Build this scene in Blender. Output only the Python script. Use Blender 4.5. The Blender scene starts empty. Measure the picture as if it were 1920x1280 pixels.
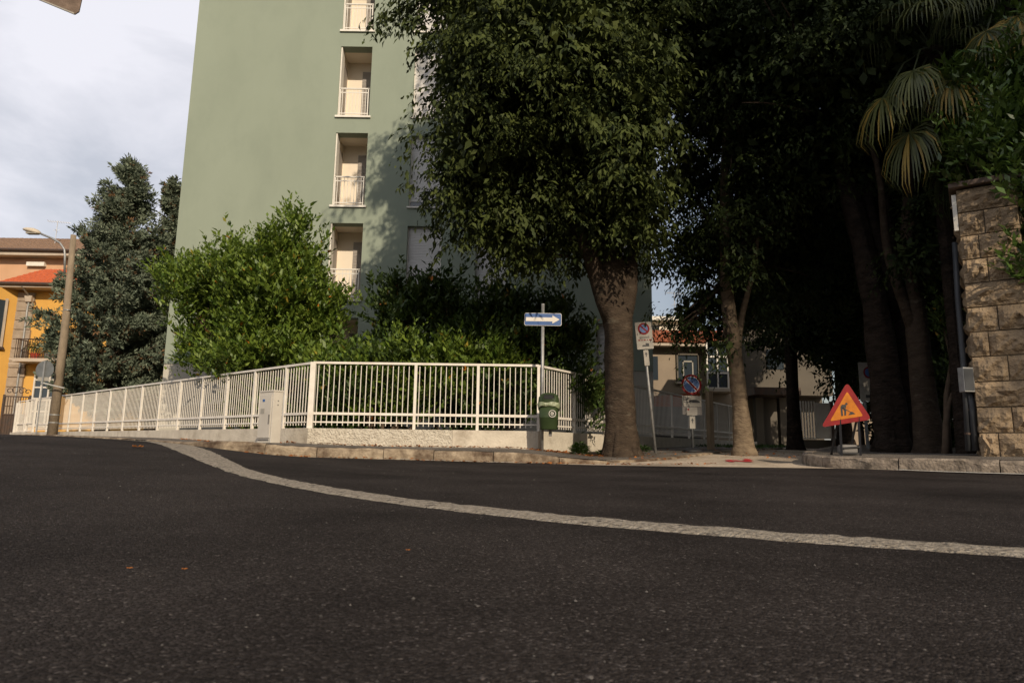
import bpy, math, random
import numpy as np
from mathutils import Vector, Matrix
from mathutils.geometry import delaunay_2d_cdt
rng = np.random.default_rng(7); random.seed(7)
R = math.radians
sc = bpy.context.scene
COL = sc.collection
# ------------------------------------------------------------------ camera
EYE = Vector((0, 0, 0.30)); PITCH = 9.4; ROLL = 0.86
cam_d = bpy.data.cameras.new('camera'); cam = bpy.data.objects.new('camera', cam_d); COL.objects.link(cam)
cam_d.lens = 24; cam_d.sensor_width = 36; cam_d.clip_end = 3000; cam_d.clip_start = 0.02
CAMROT = Matrix.Rotation(R(90 + PITCH), 3, 'X') @ Matrix.Rotation(R(ROLL), 3, 'Z')
cam.matrix_world = Matrix.Translation(EYE) @ CAMROT.to_4x4()
cam_d.dof.use_dof = True; cam_d.dof.focus_distance = 11; cam_d.dof.aperture_fstop = 8
sc.camera = cam
# ------------------------------------------------------------------ light
SUN_AZ = 21; SUN_EL = 29      # degrees right of straight behind the camera, elevation
sdir = Vector((math.sin(R(SUN_AZ)) * math.cos(R(SUN_EL)), -math.cos(R(SUN_AZ)) * math.cos(R(SUN_EL)), math.sin(R(SUN_EL))))
sl = bpy.data.lights.new('sun', 'SUN'); sl.energy = 3.7; sl.angle = R(0.6); sl.color = (1.0, 0.85, 0.66)
so = bpy.data.objects.new('sun', sl); so.rotation_euler = sdir.to_track_quat('Z', 'Y').to_euler(); so.location = (10, -20, 30); COL.objects.link(so)
w = bpy.data.worlds.new('World'); sc.world = w; w.use_nodes = True
nt = w.node_tree; nt.nodes.clear()
sky = nt.nodes.new('ShaderNodeTexSky'); sky.sky_type = 'NISHITA'; sky.sun_disc = False
sky.sun_elevation = R(SUN_EL); sky.sun_rotation = math.atan2(sdir.x, sdir.y)
sky.air_density = 1.2; sky.dust_density = 1.5
bg = nt.nodes.new('ShaderNodeBackground'); bg.inputs[1].default_value = 0.058
tc = nt.nodes.new('ShaderNodeTexCoord'); mp = nt.nodes.new('ShaderNodeMapping'); mp.inputs['Scale'].default_value = (1.0, 1.0, 2.6)
mp.inputs['Rotation'].default_value = (0, R(14), 0)
nz = nt.nodes.new('ShaderNodeTexNoise'); nz.inputs['Scale'].default_value = 2.1; nz.inputs['Detail'].default_value = 7; nz.inputs['Roughness'].default_value = 0.55
nz.inputs['Distortion'].default_value = 0.35
rp = nt.nodes.new('ShaderNodeValToRGB'); rp.color_ramp.elements[0].position = 0.40; rp.color_ramp.elements[1].position = 0.60
rp.color_ramp.elements[0].color = (0.52, 0.52, 0.52, 1); rp.color_ramp.elements[1].color = (0.9, 0.9, 0.9, 1)
mx = nt.nodes.new('ShaderNodeMix'); mx.data_type = 'RGBA'; mx.inputs[7].default_value = (14.9, 14.8, 15.9, 1)
wo = nt.nodes.new('ShaderNodeOutputWorld')
L = nt.links.new
L(tc.outputs['Generated'], mp.inputs[0]); L(mp.outputs[0], nz.inputs['Vector']); L(nz.outputs[0], rp.inputs[0])
sx_ = nt.nodes.new('ShaderNodeSeparateXYZ'); L(tc.outputs['Generated'], sx_.inputs[0])
mr_ = nt.nodes.new('ShaderNodeMapRange'); mr_.inputs[1].default_value = -.15; mr_.inputs[2].default_value = .25; mr_.inputs[3].default_value = 1.0; mr_.inputs[4].default_value = .30; L(sx_.outputs[0], mr_.inputs[0])
ml_ = nt.nodes.new('ShaderNodeMath'); ml_.operation = 'MULTIPLY'; L(rp.outputs[0], ml_.inputs[0]); L(mr_.outputs[0], ml_.inputs[1]); L(ml_.outputs[0], mx.inputs[0])
L(sky.outputs[0], mx.inputs[6]); L(mx.outputs[2], bg.inputs[0]); L(bg.outputs[0], wo.inputs[0])
sc.view_settings.view_transform = 'Standard'; sc.view_settings.look = 'None'; sc.view_settings.exposure = 0.15; sc.view_settings.gamma = 1
sc.render.engine = 'CYCLES'; sc.render.resolution_x = 1024; sc.render.resolution_y = 682
# ------------------------------------------------------------------ helpers
def P(px, py, Y):
    d = CAMROT @ Vector(((px - 960) / 1280, (640 - py) / 1280, -1)); return EYE + d * (Y / d.y)
CTRL = [(0, 0, 0), (-1.5, .5, .0), (1.5, .5, 0), (0, -4, -.05), (-4, 0, .05), (4, 0, 0), (-2, 2.5, .06), (1.6, 2.13, .03), (.22, 2.76, .05), (-1.44, 4.5, .10), (3, 4, .08),
        (-2.6, 6.1, .20), (-4.7, 9, .40), (-7, 9, .47), (-4.5, 6, .28), (-4.4, 10.3, .33), (-3.5, 10.2, .23), (-2, 10.2, .21), (0, 10.2, .18), (1.4, 10.3, .18), (-1, 7, .12), (2, 7, .12),
        (4.4, 9.1, .19), (5.6, 8, .17), (8, 6.3, .14), (0, 12.4, .27), (-3.6, 12.4, .29), (2, 12.4, .27), (4, 12, .32), (4.5, 14, .42), (6, 11, .27), (6.5, 8.9, .25), (7, 18, .54), (10, 25, .72),
        (-9, 17, .56), (-14, 22, .60), (-19, 27, .66), (-10, 10, .50), (-15, 20, .60), (-15, 10, .5), (-20, 20, .62), (-30, 34, .8), (16, 40, 1.0), (12, 12, .35), (20, 2, .1), (0, 20, .5), (-8, 22, .6), (-30, 10, .5),
        (40, 40, .8), (-40, 60, .9), (0, 60, 1.1), (60, 0, .1), (-60, 0, .4), (0, -60, -.2), (50, -50, -.2), (-50, -50, -.1), (60, 70, .9)]
_c = np.array(CTRL, float); _n = len(_c)
def _phi(r2): return np.where(r2 > 1e-12, 0.5 * r2 * np.log(r2 + 1e-12), 0)
_A = np.zeros((_n + 3, _n + 3)); _d = ((_c[:, None, :2] - _c[None, :, :2]) ** 2).sum(-1)
_A[:_n, :_n] = _phi(_d) + np.eye(_n) * 0.4; _A[:_n, _n] = 1; _A[:_n, _n + 1:] = _c[:, :2]; _A[_n:, :_n] = _A[:_n, _n:].T
_w = np.linalg.solve(_A, np.concatenate([_c[:, 2], [0, 0, 0]]))
def Hn(xy):
    xy = np.asarray(xy, float); q = xy.copy(); r = np.hypot(q[:, 0], q[:, 1]); k = np.where(r > 60, 60 / np.maximum(r, 1e-6), 1); q = q * k[:, None]
    d = ((q[:, None, :] - _c[None, :, :2]) ** 2).sum(-1)
    return _phi(d) @ _w[:_n] + _w[_n] + q @ _w[_n + 1:]
def H(x, y): return float(Hn([[x, y]])[0])
def tag(o, label=None, cat=None, group=None, kind=None):
    if label: o['label'] = label
    if cat: o['category'] = cat
    if group: o['group'] = group
    if kind: o['kind'] = kind
    return o
def empty(name, loc=(0, 0, 0), rz=0, **k):
    o = bpy.data.objects.new(name, None); o.empty_display_size = .2; COL.objects.link(o); o.location = loc; o.rotation_euler = (0, 0, rz); return tag(o, **k)
def link(name, me, parent=None, loc=None, rot=None, **k):
    o = bpy.data.objects.new(name, me); COL.objects.link(o)
    if parent: o.parent = parent
    if loc is not None: o.location = loc
    if rot is not None: o.rotation_euler = rot
    return tag(o, **k)
class MB:
    def __init__(s): s.v = []; s.f = []
    def add(s, vs, fs):
        b = len(s.v); s.v += [tuple(v) for v in vs]; s.f += [tuple(i + b for i in f) for f in fs]; return s
    def box(s, c, d, M=None, taper=1):
        x, y, z = (k / 2 for k in d); vs = []
        for sz in (-1, 1):
            t = taper if sz > 0 else 1
            for sx, sy in ((-1, -1), (1, -1), (1, 1), (-1, 1)): vs.append(Vector((sx * x * t, sy * y * t, sz * z)))
        vs = [(M @ v if M else v) + Vector(c) for v in vs]
        return s.add(vs, [(3, 2, 1, 0), (4, 5, 6, 7), (0, 1, 5, 4), (1, 2, 6, 5), (2, 3, 7, 6), (3, 0, 4, 7)])
    def span(s, a, b):   # axis aligned box from corner to corner
        return s.box([(a[i] + b[i]) / 2 for i in range(3)], [abs(b[i] - a[i]) for i in range(3)])
    def beam(s, a, b, wd, th=None):    # box beam between two points
        a = Vector(a); b = Vector(b); th = th or wd; d = b - a; q = d.to_track_quat('X', 'Z').to_matrix()
        return s.box((a + b) / 2, (d.length, wd, th), q)
    def tube(s, pts, rad, n=10, cap=True, jit=0):
        pts = [Vector(p) for p in pts]; m = len(pts)
        if not hasattr(rad, '__len__'): rad = [rad] * m
        b = len(s.v); up = Vector((0.03, 1, 0.02)).normalized()
        ph = [random.uniform(0, 6.28) for _ in range(4)]
        for i, p in enumerate(pts):
            t = (pts[min(i + 1, m - 1)] - pts[max(i - 1, 0)]).normalized()
            u = t.cross(up)
            if u.length < .05: u = t.cross(Vector((1, 0, 0)))
            u.normalize(); v = t.cross(u)
            for k in range(n):
                a = 2 * math.pi * k / n
                rr = rad[i] * (1 + jit * (math.sin(3 * a + ph[0] + i * .3) + .6 * math.sin(5 * a + ph[1] - i * .2) + .5 * math.sin(i * 1.3 + ph[2])) / 2)
                s.v.append(tuple(p + u * (math.cos(a) * rr) + v * (math.sin(a) * rr)))
        for i in range(m - 1):
            for k in range(n): s.f.append((b + i * n + k, b + i * n + (k + 1) % n, b + (i + 1) * n + (k + 1) % n, b + (i + 1) * n + k))
        if cap: s.f.append(tuple(b + k for k in reversed(range(n)))); s.f.append(tuple(b + (m - 1) * n + k for k in range(n)))
        return s
    def prism(s, poly, y0, y1):   # polygon in x,z extruded along y
        n = len(poly); vs = [(x, y0, z) for x, z in poly] + [(x, y1, z) for x, z in poly]
        return s.add(vs, [tuple(range(n)), tuple(range(2 * n - 1, n - 1, -1))] + [(i, i + n, (i + 1) % n + n, (i + 1) % n) for i in range(n)])
    def plan(s, poly, z0, z1):
        n = len(poly); vs = [(x, y, z0) for x, y in poly] + [(x, y, z1) for x, y in poly]
        return s.add(vs, [tuple(range(n - 1, -1, -1)), tuple(range(n, 2 * n))] + [(i, (i + 1) % n, (i + 1) % n + n, i + n) for i in range(n)])
    def mesh(s, name, mat, smooth=False):
        me = bpy.data.meshes.new(name); me.from_pydata(s.v, [], s.f); me.materials.append(mat)
        import bmesh
        bm = bmesh.new(); bm.from_mesh(me); bmesh.ops.recalc_face_normals(bm, faces=bm.faces); bm.to_mesh(me); bm.free()
        if smooth: me.polygons.foreach_set('use_smooth', [True] * len(me.polygons))
        return me
    def build(s, name, mat, parent=None, smooth=False, loc=None, rot=None, bevel=0, **k):
        o = link(name, s.mesh(name, mat, smooth), parent, loc, rot, **k)
        if bevel:
            m = o.modifiers.new('bevel', 'BEVEL'); m.width = bevel; m.segments = 2; m.limit_method = 'ANGLE'
        return o
def circ(r, n=32, cx=0, cz=0, a0=0): return [(cx + r * math.cos(a0 + 2 * math.pi * k / n), cz + r * math.sin(a0 + 2 * math.pi * k / n)) for k in range(n)]
def rrect(x0, z0, x1, z1, r, n=5):
    out = []
    for cx, cz, a in ((x1 - r, z1 - r, 0), (x0 + r, z1 - r, 90), (x0 + r, z0 + r, 180), (x1 - r, z0 + r, 270)):
        for k in range(n + 1): t = R(a + 90 * k / n); out.append((cx + r * math.cos(t), cz + r * math.sin(t)))
    return out
# ------------------------------------------------------------------ materials
def mat(name, col, rough=.8, spec=.3, var=0, vscale=3, bump=0, bscale=40, col2=None, metal=0, vdetail=6, bdist=.02, attr=False, trans=0, c3=None, coordscale=None, bdetail=4, stain=None, sscale=.7, sramp=(.5, .68)):
    m = bpy.data.materials.new(name); m.use_nodes = True; t = m.node_tree; b = t.nodes['Principled BSDF']; o = t.nodes['Material Output']; l = t.links.new
    b.inputs['Roughness'].default_value = rough; b.inputs['Specular IOR Level'].default_value = spec; b.inputs['Metallic'].default_value = metal
    b.inputs['Base Color'].default_value = (*col, 1)
    tcn = t.nodes.new('ShaderNodeTexCoord'); vec = tcn.outputs['Object']
    if coordscale:
        mm = t.nodes.new('ShaderNodeMapping'); mm.inputs['Scale'].default_value = coordscale; l(vec, mm.inputs[0]); vec = mm.outputs[0]
    out = None
    if col2 or var:
        if col2 is None: col2 = tuple(max(0, c * (1 - var)) for c in col); col = tuple(min(1, c * (1 + var)) for c in col)
        r = t.nodes.new('ShaderNodeValToRGB'); r.color_ramp.elements[0].color = (*col2, 1); r.color_ramp.elements[1].color = (*col, 1)
        if attr:
            a = t.nodes.new('ShaderNodeAttribute'); a.attribute_name = 'rnd'; l(a.outputs['Fac'], r.inputs[0])
            r.color_ramp.elements[1].position = .93
            if c3: e = r.color_ramp.elements.new(.985); e.color = (*c3, 1); e.position = .99
        else:
            n = t.nodes.new('ShaderNodeTexNoise'); n.inputs['Scale'].default_value = vscale; n.inputs['Detail'].default_value = vdetail; l(vec, n.inputs['Vector']); l(n.outputs[0], r.inputs[0])
            r.color_ramp.elements[0].position = .3; r.color_ramp.elements[1].position = .7
        out = r.outputs[0]
        if stain:
            n2 = t.nodes.new('ShaderNodeTexNoise'); n2.inputs['Scale'].default_value = sscale; n2.inputs['Detail'].default_value = 8; n2.inputs['Roughness'].default_value = .65; l(vec, n2.inputs['Vector'])
            r2 = t.nodes.new('ShaderNodeValToRGB'); r2.color_ramp.elements[0].position = sramp[0]; r2.color_ramp.elements[1].position = sramp[1]; l(n2.outputs[0], r2.inputs[0])
            mixn = t.nodes.new('ShaderNodeMix'); mixn.data_type = 'RGBA'; mixn.inputs[7].default_value = (*stain, 1); l(r2.outputs[0], mixn.inputs[0]); l(out, mixn.inputs[6]); out = mixn.outputs[2]
        l(out, b.inputs['Base Color'])
    if bump:
        n = t.nodes.new('ShaderNodeTexNoise'); n.inputs['Scale'].default_value = bscale; n.inputs['Detail'].default_value = bdetail; l(vec, n.inputs['Vector'])
        bn = t.nodes.new('ShaderNodeBump'); bn.inputs['Strength'].default_value = bump; bn.inputs['Distance'].default_value = bdist; l(n.outputs[0], bn.inputs['Height']); l(bn.outputs[0], b.inputs['Normal'])
    if trans:
        tr = t.nodes.new('ShaderNodeBsdfTranslucent'); ms = t.nodes.new('ShaderNodeMixShader'); ms.inputs[0].default_value = trans
        if out: l(out, tr.inputs[0])
        else: tr.inputs[0].default_value = (*col, 1)
        l(b.outputs[0], ms.inputs[1]); l(tr.outputs[0], ms.inputs[2]); l(ms.outputs[0], o.inputs[0])
    return m
def asphalt(name, base, speck, sc_=1.0, bump=.9, worn=None, speckpos=.80):
    m = bpy.data.materials.new(name); m.use_nodes = True; t = m.node_tree; b = t.nodes['Principled BSDF']; l = t.links.new
    b.inputs['Roughness'].default_value = .9; b.inputs['Specular IOR Level'].default_value = .06
    tcn = t.nodes.new('ShaderNodeTexCoord')
    v = t.nodes.new('ShaderNodeTexVoronoi'); v.inputs['Scale'].default_value = 185 * sc_; l(tcn.outputs['Object'], v.inputs['Vector'])
    n = t.nodes.new('ShaderNodeTexNoise'); n.inputs['Scale'].default_value = .8; n.inputs['Detail'].default_value = 10; n.inputs['Roughness'].default_value = .62; l(tcn.outputs['Object'], n.inputs['Vector'])
    sep = t.nodes.new('ShaderNodeSeparateColor'); l(v.outputs['Color'], sep.inputs[0])
    r = t.nodes.new('ShaderNodeValToRGB'); e = r.color_ramp.elements
    e[0].position = 0; e[0].color = (*[c * .55 for c in base], 1); e[1].position = speckpos - .08; e[1].color = (*[c * 1.25 for c in base], 1)
    x = e.new(.975); x.color = (*speck, 1); x = e.new(1); x.color = (*[c * 2.2 for c in speck], 1)
    l(sep.outputs[0], r.inputs[0])
    mr = t.nodes.new('ShaderNodeMapRange'); mr.inputs[1].default_value = .3; mr.inputs[2].default_value = .7; mr.inputs[3].default_value = .55; mr.inputs[4].default_value = 1.5; l(n.outputs[0], mr.inputs[0])
    mu = t.nodes.new('ShaderNodeVectorMath'); mu.operation = 'SCALE'; l(r.outputs[0], mu.inputs[0]); l(mr.outputs[0], mu.inputs['Scale'])
    l(mu.outputs[0], b.inputs['Base Color'])
    n2 = t.nodes.new('ShaderNodeTexNoise'); n2.inputs['Scale'].default_value = 60; n2.inputs['Detail'].default_value = 5; l(tcn.outputs['Object'], n2.inputs['Vector'])
    ad = t.nodes.new('ShaderNodeMath'); ad.operation = 'SUBTRACT'; l(n2.outputs[0], ad.inputs[0]); l(v.outputs['Distance'], ad.inputs[1])
    bn = t.nodes.new('ShaderNodeBump'); bn.inputs['Strength'].default_value = bump; bn.inputs['Distance'].default_value = .006; l(ad.outputs[0], bn.inputs['Height']); l(bn.outputs[0], b.inputs['Normal'])
    return m
M = dict(
    asphalt=asphalt('new_asphalt', (.027, .0225, .0205), (.058, .050, .046)),
    asphalt_far=asphalt('far_asphalt', (.045, .041, .038), (.10, .09, .085), 1.0, .5),
    old_asphalt=asphalt('old_asphalt', (.38, .31, .235), (.45, .38, .30), .8, .4),
    pave=asphalt('pavement_asphalt', (.13, .112, .095), (.2, .18, .15), .9, .6),
    kerb=mat('kerb_granite', (.42, .34, .24), .9, .2, col2=(.19, .145, .10), vscale=9, bump=.8, bscale=35, stain=(.09, .06, .04), sscale=2.6, sramp=(.42, .62)),
    kerb_grey=mat('kerb_grey_granite', (.34, .28, .22), .9, .2, col2=(.14, .115, .09), vscale=9, bump=.8, bscale=35, stain=(.05, .042, .035), sscale=4, sramp=(.5, .68)),
    strip=mat('worn_stone_strip', (.40, .35, .285), .9, .2, col2=(.20, .17, .13), vscale=45, bump=1, bscale=70, bdist=.03, stain=(.07, .06, .05), sscale=26, sramp=(.53, .66)),
    paint=mat('road_paint', (.62, .60, .54), .8, .3, col2=(.3, .28, .25), vscale=30),
    redpaint=mat('red_spray_paint', (.62, .02, .03), .6, .4, col2=(.3, .03, .03), vscale=25),
    earth=mat('earth', (.07, .055, .035), .95, .1, col2=(.04, .05, .02), vscale=2, bump=.6, bscale=8),
    wall=mat('low_wall_render', (.60, .54, .44), .9, .2, col2=(.46, .41, .33), vscale=4, bump=.5, bscale=22, stain=(.28, .23, .17), sscale=2.2, sramp=(.55, .78)),
    rough=mat('roughcast', (.62, .57, .47), .95, .15, col2=(.46, .41, .33), vscale=14, bump=1.0, bscale=30, bdist=.05),
    white=mat('white_fence_paint', (.76, .72, .64), .5, .4, col2=(.64, .58, .50), vscale=6, stain=(.40, .28, .18), sscale=5, sramp=(.66, .8)),
    green=mat('green_render', (.272, .308, .242), .9, .12, col2=(.25, .285, .222), vscale=.6, bump=.12, bscale=120, vdetail=10, stain=(.225, .258, .203), sscale=.9, sramp=(.46, .85), coordscale=(1, 1, .55)),
    base=mat('grey_base_render', (.48, .45, .38), .9, .15, col2=(.40, .37, .31), vscale=1.2, bump=.2, bscale=60),
    cream=mat('cream_render', (.78, .69, .56), .85, .2, col2=(.72, .63, .51), vscale=1.5),
    trimw=mat('pale_sill', (.74, .70, .62), .6, .3, col2=(.66, .62, .54), vscale=5),
    shutter=mat('roller_shutter', (.68, .66, .63), .55, .4, col2=(.62, .60, .57), vscale=1.0),
    shutterd=mat('grey_shutter', (.36, .33, .29), .6, .3, col2=(.30, .27, .24), vscale=1.0),
    dark=mat('dark_void', (.02, .02, .02), .7, .3),
    glass=mat('window_glass', (.03, .04, .05), .08, .8),
    ochre=mat('ochre_render', (.66, .37, .09), .9, .15, col2=(.58, .32, .08), vscale=1.0, bump=.15, bscale=50),
    salmon=mat('salmon_render', (.60, .36, .22), .9, .15, col2=(.52, .31, .18), vscale=1.0),
    quoin=mat('quoin_stone', (.36, .29, .22), .9, .2, col2=(.28, .22, .16), vscale=4, bump=.5, bscale=30),
    eave=mat('eave_paint', (.50, .42, .33), .8, .2, col2=(.40, .33, .26), vscale=2),
    otile=mat('orange_roof_tile', (.55, .13, .045), .8, .2, col2=(.38, .085, .03), vscale=8, bump=.2, bscale=30),
    btile=mat('brown_roof_tile', (.27, .17, .11), .85, .2, col2=(.15, .10, .07), vscale=8, bump=.2, bscale=30),
    iron=mat('dark_iron', (.05, .04, .035), .6, .4, metal=.3, col2=(.09, .05, .03), vscale=6),
    galv=mat('galvanised_steel', (.36, .36, .35), .5, .5, metal=.5, col2=(.24, .24, .23), vscale=12),
    signback=mat('sign_back_grey', (.17, .18, .18), .55, .4, metal=.3, col2=(.12, .125, .125), vscale=6),
    concrete=mat('weathered_concrete', (.30, .235, .165), .95, .15, col2=(.19, .15, .105), vscale=5, bump=.6, bscale=30, coordscale=(1, 1, .4)),
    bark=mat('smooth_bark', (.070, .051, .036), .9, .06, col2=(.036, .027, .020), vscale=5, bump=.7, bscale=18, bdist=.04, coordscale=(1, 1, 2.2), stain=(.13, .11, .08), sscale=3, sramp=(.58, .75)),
    barklit=mat('sunlit_bark', (.23, .175, .115), .9, .08, col2=(.11, .08, .055), vscale=6, bump=.7, bscale=20, bdist=.03, coordscale=(1, 1, 2.2)),  # bark colour lightened to stand for sunlight on the slim trunk
    signshade=mat('shaded_sign_white', (.34, .315, .275), .6, .2, var=.1, vscale=9),  # sign white darkened in its colour so the leaning panel looks shaded
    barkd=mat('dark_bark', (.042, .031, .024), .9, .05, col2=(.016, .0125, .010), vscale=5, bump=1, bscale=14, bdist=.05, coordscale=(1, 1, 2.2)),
    twig=mat('twig_bark', (.09, .065, .045), .9, .1, var=.3, vscale=8),
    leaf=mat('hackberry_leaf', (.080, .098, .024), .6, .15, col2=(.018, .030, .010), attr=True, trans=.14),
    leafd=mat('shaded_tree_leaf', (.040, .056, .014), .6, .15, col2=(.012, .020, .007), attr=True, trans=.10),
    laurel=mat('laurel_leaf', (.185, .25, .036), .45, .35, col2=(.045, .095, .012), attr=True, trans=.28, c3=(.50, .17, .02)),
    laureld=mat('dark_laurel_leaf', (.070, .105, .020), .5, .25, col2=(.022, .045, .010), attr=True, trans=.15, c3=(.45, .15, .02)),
    hedge=mat('hedge_laurel_leaf', (.115, .18, .03), .32, .5, col2=(.028, .06, .012), attr=True, trans=.15),
    cypress=mat('blue_cypress_needle', (.21, .24, .165), .8, .15, col2=(.07, .095, .065), attr=True, trans=.10, c3=(.17, .10, .05)),
    palm=mat('palm_leaf', (.13, .14, .04), .45, .35, col2=(.05, .062, .025), attr=True, trans=.2, c3=(.30, .21, .045)),
    stone=mat('rusticated_stone', (.37, .275, .175), .95, .1, col2=(.25, .185, .12), vscale=7, bump=1, bscale=18, bdist=.05, stain=(.13, .095, .065), sscale=3, sramp=(.5, .8)),
    mortar=mat('mortar', (.26, .215, .16), .95, .1, var=.2, vscale=12),
    cap=mat('cap_slab', (.15, .11, .085), .9, .2, var=.35, vscale=8, bump=.6, bscale=25),
    cabinet=mat('cabinet_grey', (.56, .52, .45), .6, .35, col2=(.47, .43, .37), vscale=3),
    cabdark=mat('cabinet_dark', (.16, .15, .14), .6, .3),
    bin=mat('green_plastic', (.036, .056, .020), .5, .3, col2=(.024, .040, .013), vscale=5),
    bag=mat('clear_bin_liner', (.34, .36, .24), .3, .5, col2=(.20, .24, .13), vscale=14, bump=.8, bscale=20, bdist=.04),
    blue=mat('sign_blue', (.022, .085, .26), .4, .5, var=.12, vscale=6),
    signw=mat('sign_white', (.62, .58, .52), .45, .4, var=.06, vscale=5),
    signgrey=mat('faded_white_panel', (.30, .28, .24), .6, .3, var=.15, vscale=12),
    red=mat('sign_red', (.24, .012, .013), .6, .2, col2=(.15, .008, .010), vscale=10),
    orange=mat('sign_orange', (.52, .175, .012), .6, .2, col2=(.36, .11, .010), vscale=10),
    black=mat('sign_black', (.012, .012, .014), .5, .4),
    grout=mat('pipe_grey', (.045, .048, .052), .5, .4, var=.15, vscale=6),
    lamp=mat('lamp_shell', (.50, .43, .33), .5, .4),
    pot=mat('red_pot', (.45, .06, .03), .7, .3, var=.1), pottery=mat('clay_vent', (.30, .19, .13), .9, .2, var=.2),
    house=mat('beige_render', (.31, .25, .185), .9, .15, col2=(.25, .20, .15), vscale=.8, stain=(.22, .18, .13), sscale=1.0, sramp=(.55, .75)),
    greyhouse=mat('grey_render', (.12, .105, .085), .9, .15, var=.12, vscale=1),
    litter=mat('dry_leaf', (.42, .15, .035), .8, .2, col2=(.20, .075, .025), attr=True, trans=.2),
    pebble=mat('loose_chipping', (.13, .12, .11), .8, .3, col2=(.03, .028, .026), attr=True),
    grass=mat('weed_leaf', (.08, .14, .03), .6, .3, col2=(.03, .06, .015), attr=True, trans=.2),
    alu=mat('tv_antenna_metal', (.45, .45, .45), .4, .5, metal=.6),
    rtile=mat('weathered_orange_tile', (.34, .11, .055), .85, .1, col2=(.22, .07, .035), vscale=6, bump=.2, bscale=30),
    tarp=mat('orange_tarpaulin', (.60, .14, .05), .7, .3, var=.1),
)
# ------------------------------------------------------------------ ground sheets
def inside(poly, x, y):
    c = False; n = len(poly); j = n - 1
    for i in range(n):
        if (poly[i][1] > y) != (poly[j][1] > y) and x < (poly[j][0] - poly[i][0]) * (y - poly[i][1]) / (poly[j][1] - poly[i][1]) + poly[i][0]: c = not c
        j = i
    return c
def dens(poly, d=.6, dmax=8):
    out = []; n = len(poly)
    for i in range(n):
        a = Vector(poly[i]); b = Vector(poly[(i + 1) % n]); l = (b - a).length; near = min(a.length, b.length, ((a + b) / 2).length)
        k = max(1, int(l / (d if near < 25 else dmax)))
        for j in range(k): out.append(a.lerp(b, j / k))
    return out
def sheet(name, poly, dz, m, zfun=None, step=.5, kind='structure', parent=None, skirt=0):
    bd = dens(poly, step); pts = list(bd); xs = [p[0] for p in poly]; ys = [p[1] for p in poly]
    P2 = [tuple(p) for p in poly]
    def grid(x0, x1, y0, y1, s, hole=None):
        x = math.ceil(max(x0, min(xs)) / s) * s
        while x < min(x1, max(xs)):
            y = math.ceil(max(y0, min(ys)) / s) * s
            while y < min(y1, max(ys)):
                if not (hole and hole[0] <= x <= hole[1] and hole[2] <= y <= hole[3]) and inside(P2, x, y): pts.append(Vector((x + random.uniform(-.02, .02), y + random.uniform(-.02, .02))))
                y += s
            x += s
    grid(-20, 14, -2, 26, step); grid(-70, 70, -70, 80, 6, (-20, 14, -2, 26))
    n = len(bd); vs, _, fs, *_ = delaunay_2d_cdt(pts, [], [list(range(n))], 1, 1e-5)
    a = np.array([(v[0], v[1]) for v in vs]); z = Hn(a) + (np.array([zfun(x, y) for x, y in a]) if zfun else 0) + dz
    me = bpy.data.meshes.new(name); me.from_pydata([(a[i, 0], a[i, 1], z[i]) for i in range(len(a))], [], [tuple(f) for f in fs]); me.materials.append(m)
    me.polygons.foreach_set('use_smooth', [True] * len(me.polygons))
    o = link(name, me, parent); o['kind'] = kind; return o
def smoothpath(pts, it=2):
    for _ in range(it):
        o = [pts[0]]
        for a, b in zip(pts[:-1], pts[1:]): o += [(a[0] * .75 + b[0] * .25, a[1] * .75 + b[1] * .25), (a[0] * .25 + b[0] * .75, a[1] * .25 + b[1] * .75)]
        o.append(pts[-1]); pts = o
    return pts
LD = Vector((-.738, .675)).normalized(); RD = Vector((.532, .847)).normalized()
CL = Vector((-3.65, 12.4)); CR = Vector((.50, 12.4))      # fence corners
kerbL = smoothpath([(-4.75 + LD.x * 60, 10.45 + LD.y * 60), (-5.6, 11.2), (-4.6, 10.35), (-3.6, 10.28), (0.2, 10.2), (.9, 10.25), (1.6, 10.6), (2.9, 11.8), (4.6, 14.2), (7.9, 19.0), (11.0, 24), (20, 38.4)])
kerbR = smoothpath([(30, -5), (14, 2.6), (8, 6.2), (5.6, 7.9), (4.55, 8.85), (4.15, 9.3), (4.25, 10.2), (5.0, 11.6), (9.0, 17.9), (20, 35.4)])
big = [(-1200, -1200), (1200, -1200), (1200, 1200), (-1200, 1200)]
g = MB(); ring = []
# ground as one sheet to the horizon: radial grid
rr = [0, 2, 4, 6, 8, 10, 12, 14, 17, 20, 24, 28, 33, 40, 50, 60, 90, 150, 300, 700, 1500]; na = 64
vs = [(0, 0)]
for r_ in rr[1:]: vs += [(r_ * math.cos(2 * math.pi * k / na), r_ * math.sin(2 * math.pi * k / na)) for k in range(na)]
zz = Hn(np.array(vs)) - .12
fs = [(0, 1 + k, 1 + (k + 1) % na) for k in range(na)]
for i in range(len(rr) - 2):
    b0 = 1 + i * na; b1 = b0 + na
    fs += [(b0 + k, b1 + k, b1 + (k + 1) % na, b0 + (k + 1) % na) for k in range(na)]
g.add([(v[0], v[1], z) for v, z in zip(vs, zz)], fs); g.build('ground', M['earth'], smooth=True, kind='structure')
kl = kerbL
def idx_near(path, p): return min(range(len(path)), key=lambda i: (path[i][0] - p[0]) ** 2 + (path[i][1] - p[1]) ** 2)
iL = idx_near(kl, (.5, 10.2)); iR = idx_near(kerbR, (4.35, 9.05))
roadpoly = [(-60, 55)] + [p for p in kl if p[1] < 52 and kl.index(p) <= iL][0:] + list(reversed(kerbR[:iR + 1])) + [(60, -8), (60, -40), (-60, -40)]
sheet('road', roadpoly, 0, M['asphalt'])
sidepoly = [kl[iL]] + kl[iL + 1:] + list(reversed(kerbR[iR:]))
sheet('side_street', sidepoly, -.002, M['old_asphalt'])
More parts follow.
